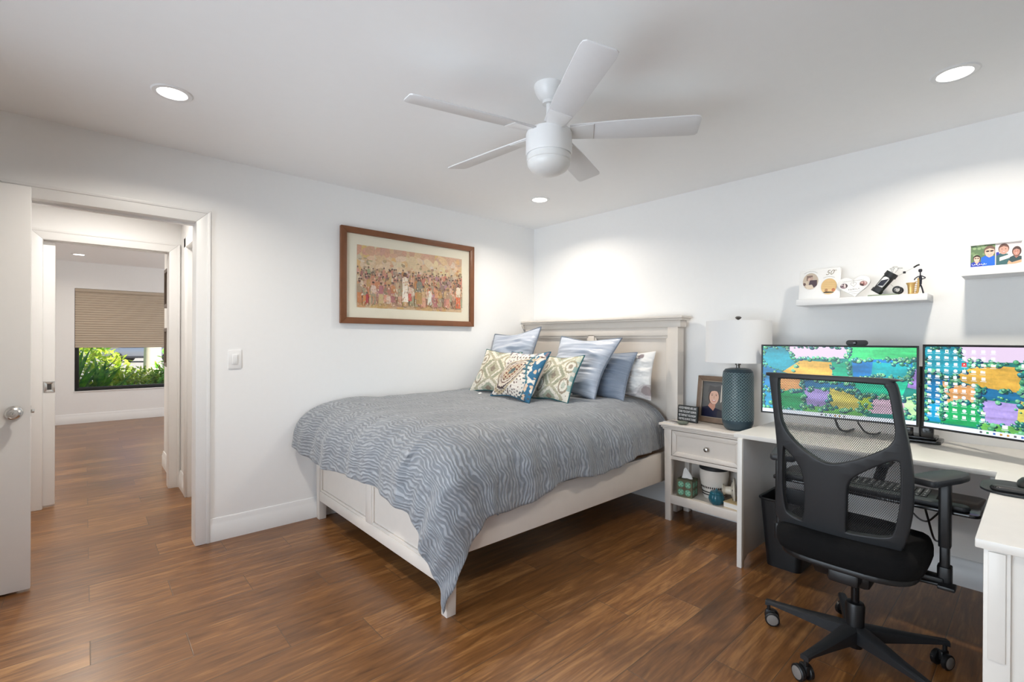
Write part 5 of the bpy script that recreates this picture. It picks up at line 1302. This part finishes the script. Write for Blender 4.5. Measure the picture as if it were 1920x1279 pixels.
bm = bmesh.new(); prism(bm, [(-.075, .14), (.0, .14), (.03, .06), (.10, .03), (.10, -.035), (.03, -.035), (-.04, -.005), (-.07, .03)], -.045, .045, axes((-1.195, -2.947, .355), (1, 0, 0), (0, 0, 1)), .006)
obj('back_bracket', bm, m_black, ch)
bm = bmesh.new(); tube(bm, [(CX+.0, CY-.06, .385), (CX+.03, CY-.20, .38), (CX+.03, CY-.27, .385)], .006, 8); box(bm, CX+.0, CX+.06, CY-.30, CY-.25, .378, .392, .004); obj('lever', bm, m_black, ch)
# armrests
for s in (-1, 1):
    yb = CY+.02+s*.285; xb = CX+.070
    bm = bmesh.new(); prism(bm, rrect(.052, .036, .010, 4), 0, .245, Matrix.Translation((xb, yb, .52)), .002); prism(bm, rrect(.042, .028, .008, 4), 0, .16, Matrix.Translation((xb, yb, .39)), .001)
    prism(bm, rrect(.056, .042, .012, 4), 0, .075, Matrix.Translation((xb, yb, .372)), .003)
    ya, yc = sorted((CY+.02+s*.13, yb)); box(bm, xb-.035, xb+.02, ya, yc, .382, .406, .006)
    ap = obj('armrest', bm, m_black, ch)
    bm = bmesh.new(); PM = Matrix.Translation((xb+.018, yb+.014*(1 if s < 0 else -1), .757)) @ Matrix.Rotation(R(-20 if s < 0 else 12), 4, 'Z')
    pad = [(-.135, -.043), (-.12, -.05), (.03, -.052), (.10, -.044), (.135, -.028), (.142, 0), (.135, .028), (.10, .044), (.03, .052), (-.12, .05), (-.135, .043)]
    prism(bm, pad, 0, .028, PM, .009); obj('arm_pad', bm, m_black2, ap)
# column, star base, casters
bm = bmesh.new(); cyl(bm, (CX, CY, .20), (CX, CY, .345), .0145); obj('gas_lift', bm, plain('black_steel', lin((30, 30, 32)), .25, .5), ch)
bm = bmesh.new(); lathe(bm, [(.0, .045), (.026, .045), (.030, .055), (.031, .12), (.034, .215), (.030, .225), (.02, .228), (0, .228)], c=(CX, CY, 0), seg=28, cap=False); obj('column_cover', bm, m_black, ch)
for k, ang in enumerate((92.6, 164.6, 236.6, 308.6, 20.6)):
    A = Matrix.Translation((CX, CY, 0)) @ Matrix.Rotation(R(ang), 4, 'Z')
    bm = bmesh.new(); st = [(.02, .030, .075, .135), (.08, .027, .080, .130), (.20, .021, .088, .116), (.31, .016, .093, .108), (.335, .0155, .085, .106)]
    prev = None
    for x, w, z0, z1 in st:
        ring = [bm.verts.new(A @ Vector(p)) for p in ((x, -w, z0), (x, w, z0), (x, w, z1-.006), (x, w*.6, z1), (x, -w*.6, z1), (x, -w, z1-.006))]
        if prev:
            for i in range(6): bm.faces.new((prev[i], prev[(i+1) % 6], ring[(i+1) % 6], ring[i]))
        else: bm.faces.new(ring[::-1])
        prev = ring
    bm.faces.new(prev); bmesh.ops.recalc_face_normals(bm, faces=bm.faces); obj('base_leg', bm, m_black2, ch)
    sw_ = R((20, 75, 40, 25, 130)[k]); Cm = A @ Matrix.Translation((.325, 0, 0)) @ Matrix.Rotation(sw_, 4, 'Z') @ Matrix.Translation((-.014, 0, 0))
    bm = bmesh.new(); cyl(bm, Cm @ Vector((.014, 0, .055)), Cm @ Vector((.014, 0, .09)), .0075, mi=0); box(bm, -.012, .026, -.008, .008, .028, .064, .004, M=Cm)
    cs = obj('caster', bm, m_black, ch)
    for s in (-1, 1):
        bm = bmesh.new(); WM = Cm @ Matrix.Translation((0, s*.019, .0305)) @ Matrix.Rotation(R(-90*s), 4, 'X')
        lathe(bm, [(0, -.009), (.026, -.009), (.030, -.006), (.030, .006), (.026, .009), (0, .009)], M=WM, seg=32, cap=False)
        w_ = obj('caster_wheel', bm, m_black, cs)
        obj('wheel_cap', lathe(bmesh.new(), [(0, .0095), (.022, .0095), (.024, .0085), (.024, .007)], M=WM, seg=32, cap=False), m_grey, w_)

# ---------------------------------------------------------------- garden outside the far window
def grass_mat():
    m, nt, b = newmat('lawn_and_mulch'); tc = N(nt, 'ShaderNodeTexCoord'); nz = N(nt, 'ShaderNodeTexNoise', Scale=3.0, Detail=6.0); L(nt, tc.outputs['Object'], nz.inputs['Vector'])
    L(nt, mixc(nt, nz.outputs[0], lin((60, 90, 30)), lin((150, 170, 80))), b.inputs['Base Color']); b.inputs['Roughness'].default_value = .9; return m
gd = struct('ground', box(bmesh.new(), -14, 14, 6.36, 14.5, -.35, -.25), grass_mat(), flat=True)
rd = struct('ground_street', box(bmesh.new(), -40, 60, 14.5, 70, -.36, -.27), plain('pale_paving', lin((150, 146, 142)), .9, var=.08, scale=6), flat=True)
def leafmat(name, a, b_):
    m, nt, b = newmat(name); tc = N(nt, 'ShaderNodeTexCoord'); nz = N(nt, 'ShaderNodeTexNoise', Scale=9.0, Detail=2.0); L(nt, tc.outputs['Object'], nz.inputs['Vector'])
    rp = N(nt, 'ShaderNodeMapRange'); L(nt, nz.outputs[0], rp.inputs[0]); rp.inputs[1].default_value = .35; rp.inputs[2].default_value = .65
    L(nt, mixc(nt, rp.outputs[0], a, b_), b.inputs['Base Color']); b.inputs['Roughness'].default_value = .4
    tl = N(nt, 'ShaderNodeBsdfTranslucent'); L(nt, mixc(nt, rp.outputs[0], a, b_), tl.inputs[0]); mx = N(nt, 'ShaderNodeMixShader'); mx.inputs[0].default_value = .4
    L(nt, b.outputs[0], mx.inputs[1]); L(nt, tl.outputs[0], mx.inputs[2]); L(nt, mx.outputs[0], nt.nodes['Material Output'].inputs[0]); return m
m_leaf1 = leafmat('deep_green_leaf', lin((40, 110, 40)), lin((110, 170, 50)))
m_leaf2 = leafmat('lime_leaf', lin((120, 170, 40)), lin((222, 226, 90)))
m_leaf3 = leafmat('bright_green_leaf', lin((90, 170, 40)), lin((176, 214, 70)))
m_bark = plain('pale_bark', lin((226, 214, 196)), .9, var=.15, scale=12)
def strap(bm, base, d, ln, w, droop, n=6, mi=0):
    """a long arching leaf"""
    base = Vector(base); d = Vector(d).normalized(); side = d.cross(Vector((0, 0, 1))); side = side.normalized() if side.length > .01 else Vector((1, 0, 0)); prev = None; P = base.copy(); v = d.copy()
    for i in range(n+1):
        t = i/n; ww = w*math.sin(math.pi*(.08+.92*t))**.8*(1-.1*t) if i < n else .001
        cur = (bm.verts.new(P-side*ww), bm.verts.new(P+Vector((0, 0, -.15*ww))), bm.verts.new(P+side*ww))
        if prev:
            for a in (0, 1): f = bm.faces.new((prev[a], prev[a+1], cur[a+1], cur[a])); f.material_index = mi
        prev = cur; P = P+v*(ln/n); v = (v+Vector((0, 0, -droop/n))).normalized()
def strap_plant(c, n, ln, w, mat, label, seed, droop=.9, el=(35, 85)):
    r = random.Random(seed); t = thing('garden_plant', label, 'plant', c, group='garden plants outside the far window'); bm = bmesh.new()
    for i in range(n):
        a = r.uniform(0, 6.28); e = R(r.uniform(*el)); h = r.uniform(0, .45)
        strap(bm, (c[0]+r.gauss(0, .03), c[1]+r.gauss(0, .03), c[2]+h), (math.cos(a)*math.cos(e), math.sin(a)*math.cos(e), math.sin(e)), ln*r.uniform(.6, 1.1), w*r.uniform(.7, 1.2), droop)
    obj('leaves', bm, mat, t, sharp=60)
    obj('stem', tube(bmesh.new(), [c, (c[0], c[1], c[2]+.5)], .014), plain('green_stem', lin((90, 110, 60)), .8), t)
def bush(c, rad, n, ls, mat, label, seed, hz=1.0, cat='shrub'):
    r = random.Random(seed); t = thing('garden_shrub', label, cat, c, group='garden shrubs outside the far window'); bm = bmesh.new()
    for i in range(n):
        a, b_ = r.uniform(0, 6.28), math.acos(r.uniform(-.3, 1)); q = rad*r.uniform(.6, 1.0)
        P = Vector((c[0]+q*math.sin(b_)*math.cos(a), c[1]+q*math.sin(b_)*math.sin(a), c[2]+max(0.02, rad*.3*hz+q*math.cos(b_)*hz)))
        d = Vector((r.gauss(0, 1), r.gauss(0, 1), r.gauss(.4, .8))).normalized(); strap(bm, P, d, ls*r.uniform(.7, 1.3), ls*.26, .4, 3)
    obj('leaves', bm, mat, t, sharp=60); bm = bmesh.new()
    for k in range(6): a = k*1.05; tube(bm, [(c[0], c[1], c[2]), (c[0]+.35*rad*math.cos(a), c[1]+.35*rad*math.sin(a), c[2]+rad*.5*hz), (c[0]+.7*rad*math.cos(a+.4), c[1]+.7*rad*math.sin(a+.4), c[2]+rad*.95*hz)], [.018, .012, .005], 6)
    obj('branches', bm, plain('brown_twig', lin((92, 70, 58)), .9), t)
GZ = -.25
strap_plant((-3.66, 7.15, GZ), 60, 1.05, .055, m_leaf1, 'tall strap leaved plant at the left edge of the far window', 1, .7, (45, 88))
strap_plant((-3.28, 7.2, GZ), 54, .85, .050, m_leaf1, 'dark green strap leaved plant left of the far window centre', 2, 1.0)
strap_plant((-2.92, 7.1, GZ), 40, .62, .045, m_leaf1, 'low arching strap leaved plant below the far window centre', 3, 1.1, (30, 75))
strap_plant((-2.56, 7.1, GZ), 36, .55, .045, m_leaf1, 'low dark green strap leaved plant at the right of the far window', 4, 1.0, (30, 75))
bush((-3.55, 8.4, GZ), .95, 2200, .13, m_leaf2, 'yellow green shrub with dark twigs behind the strap leaved plants', 5, 1.3)
bush((-2.72, 8.1, GZ), .62, 3000, .085, m_leaf2, 'low lime green hedge shrub beneath the parked car', 6, 1.25)
bush((-2.28, 8.0, GZ), .55, 2400, .085, m_leaf3, 'bright green shrub left of the pale trunk base', 7, 1.25)
bush((-2.02, 8.3, GZ), .55, 1500, .14, m_leaf3, 'tall bright green shrub at the right edge of the far window', 8, 1.9)
tr_ = thing('tree', 'pale tree trunk standing in the garden at the right of the far window', 'tree', (-2.34, 9.6, GZ))
obj('trunk', tube(bmesh.new(), [(-2.34, 9.6, GZ), (-2.35, 9.6, .6), (-2.33, 9.6, 1.6), (-2.34, 9.62, 3.4)], [.20, .16, .15, .14], 16), m_bark, tr_)
rb = thing('bromeliad', 'small red orange bromeliad in front of the pale trunk', 'plant', (-2.48, 7.35, .1))
bm = bmesh.new(); r = random.Random(3)
for i in range(16): a = r.uniform(0, 6.28); e = R(r.uniform(30, 80)); strap(bm, (-2.48, 7.30, .30), (math.cos(a)*math.cos(e), math.sin(a)*math.cos(e), math.sin(e)), .17, .014, .3)
obj('bracts', bm, plain('red_orange_bract', lin((196, 84, 52)), .5), rb); obj('stem', tube(bmesh.new(), [(-2.48, 7.3, GZ), (-2.48, 7.3, .32)], .012), MATS['green_stem'], rb)
# parked car across the street
car = thing('car', 'silver grey car parked beyond the garden shrubs', 'car', (-.3, 36, -.27))
CM = Matrix.Translation((-.3, 36.0, -.27)) @ Matrix.Rotation(R(-25), 4, 'Z')
body = [(-2.2, .35), (-2.25, .62), (-2.1, .82), (-1.35, .92), (-.75, 1.38), (.75, 1.42), (1.5, .98), (2.2, .88), (2.25, .4), (1.9, .28), (-1.9, .28)]
obj('car_body', prism(bmesh.new(), body, -.85, .85, CM @ Matrix.Rotation(R(90), 4, 'X'), .06), plain('silver_car_paint', lin((150, 156, 166)), .25, .6), car)
bm = bmesh.new(); prism(bm, [(-1.18, .95), (-.70, 1.32), (.70, 1.35), (1.25, .98)], .80, .865, CM @ Matrix.Rotation(R(90), 4, 'X'), .01); obj('side_window', bm, m_blackgloss, car)
bm = bmesh.new(); box(bm, -2.3, 2.3, -.88, .88, .30, .42, .03, M=CM); obj('bumper', bm, plain('dark_bumper', lin((52, 54, 60)), .6), car)
for x in (-1.4, 1.4):
    for y in (-.80, .80):
        bm = bmesh.new(); cyl(bm, CM @ Vector((x, y-.11, .32)), CM @ Vector((x, y+.11, .32)), .32, seg=28); wv_ = obj('wheel', bm, m_black, car)
        bm = bmesh.new(); s = -1 if y < 0 else 1; cyl(bm, CM @ Vector((x, y+s*.10, .32)), CM @ Vector((x, y+s*.125, .32)), .19, seg=24); obj('hub_cap', bm, m_chrome, wv_)
bush((-7.0, 46, -.27), 5.2, 1200, .9, m_leaf1, 'big green tree crown far across the street at the left', 9, 1.2); bush((9, 46, -.27), 5.4, 1200, .9, m_leaf3, 'big green tree crown far across the street at the right', 10, 1.2)
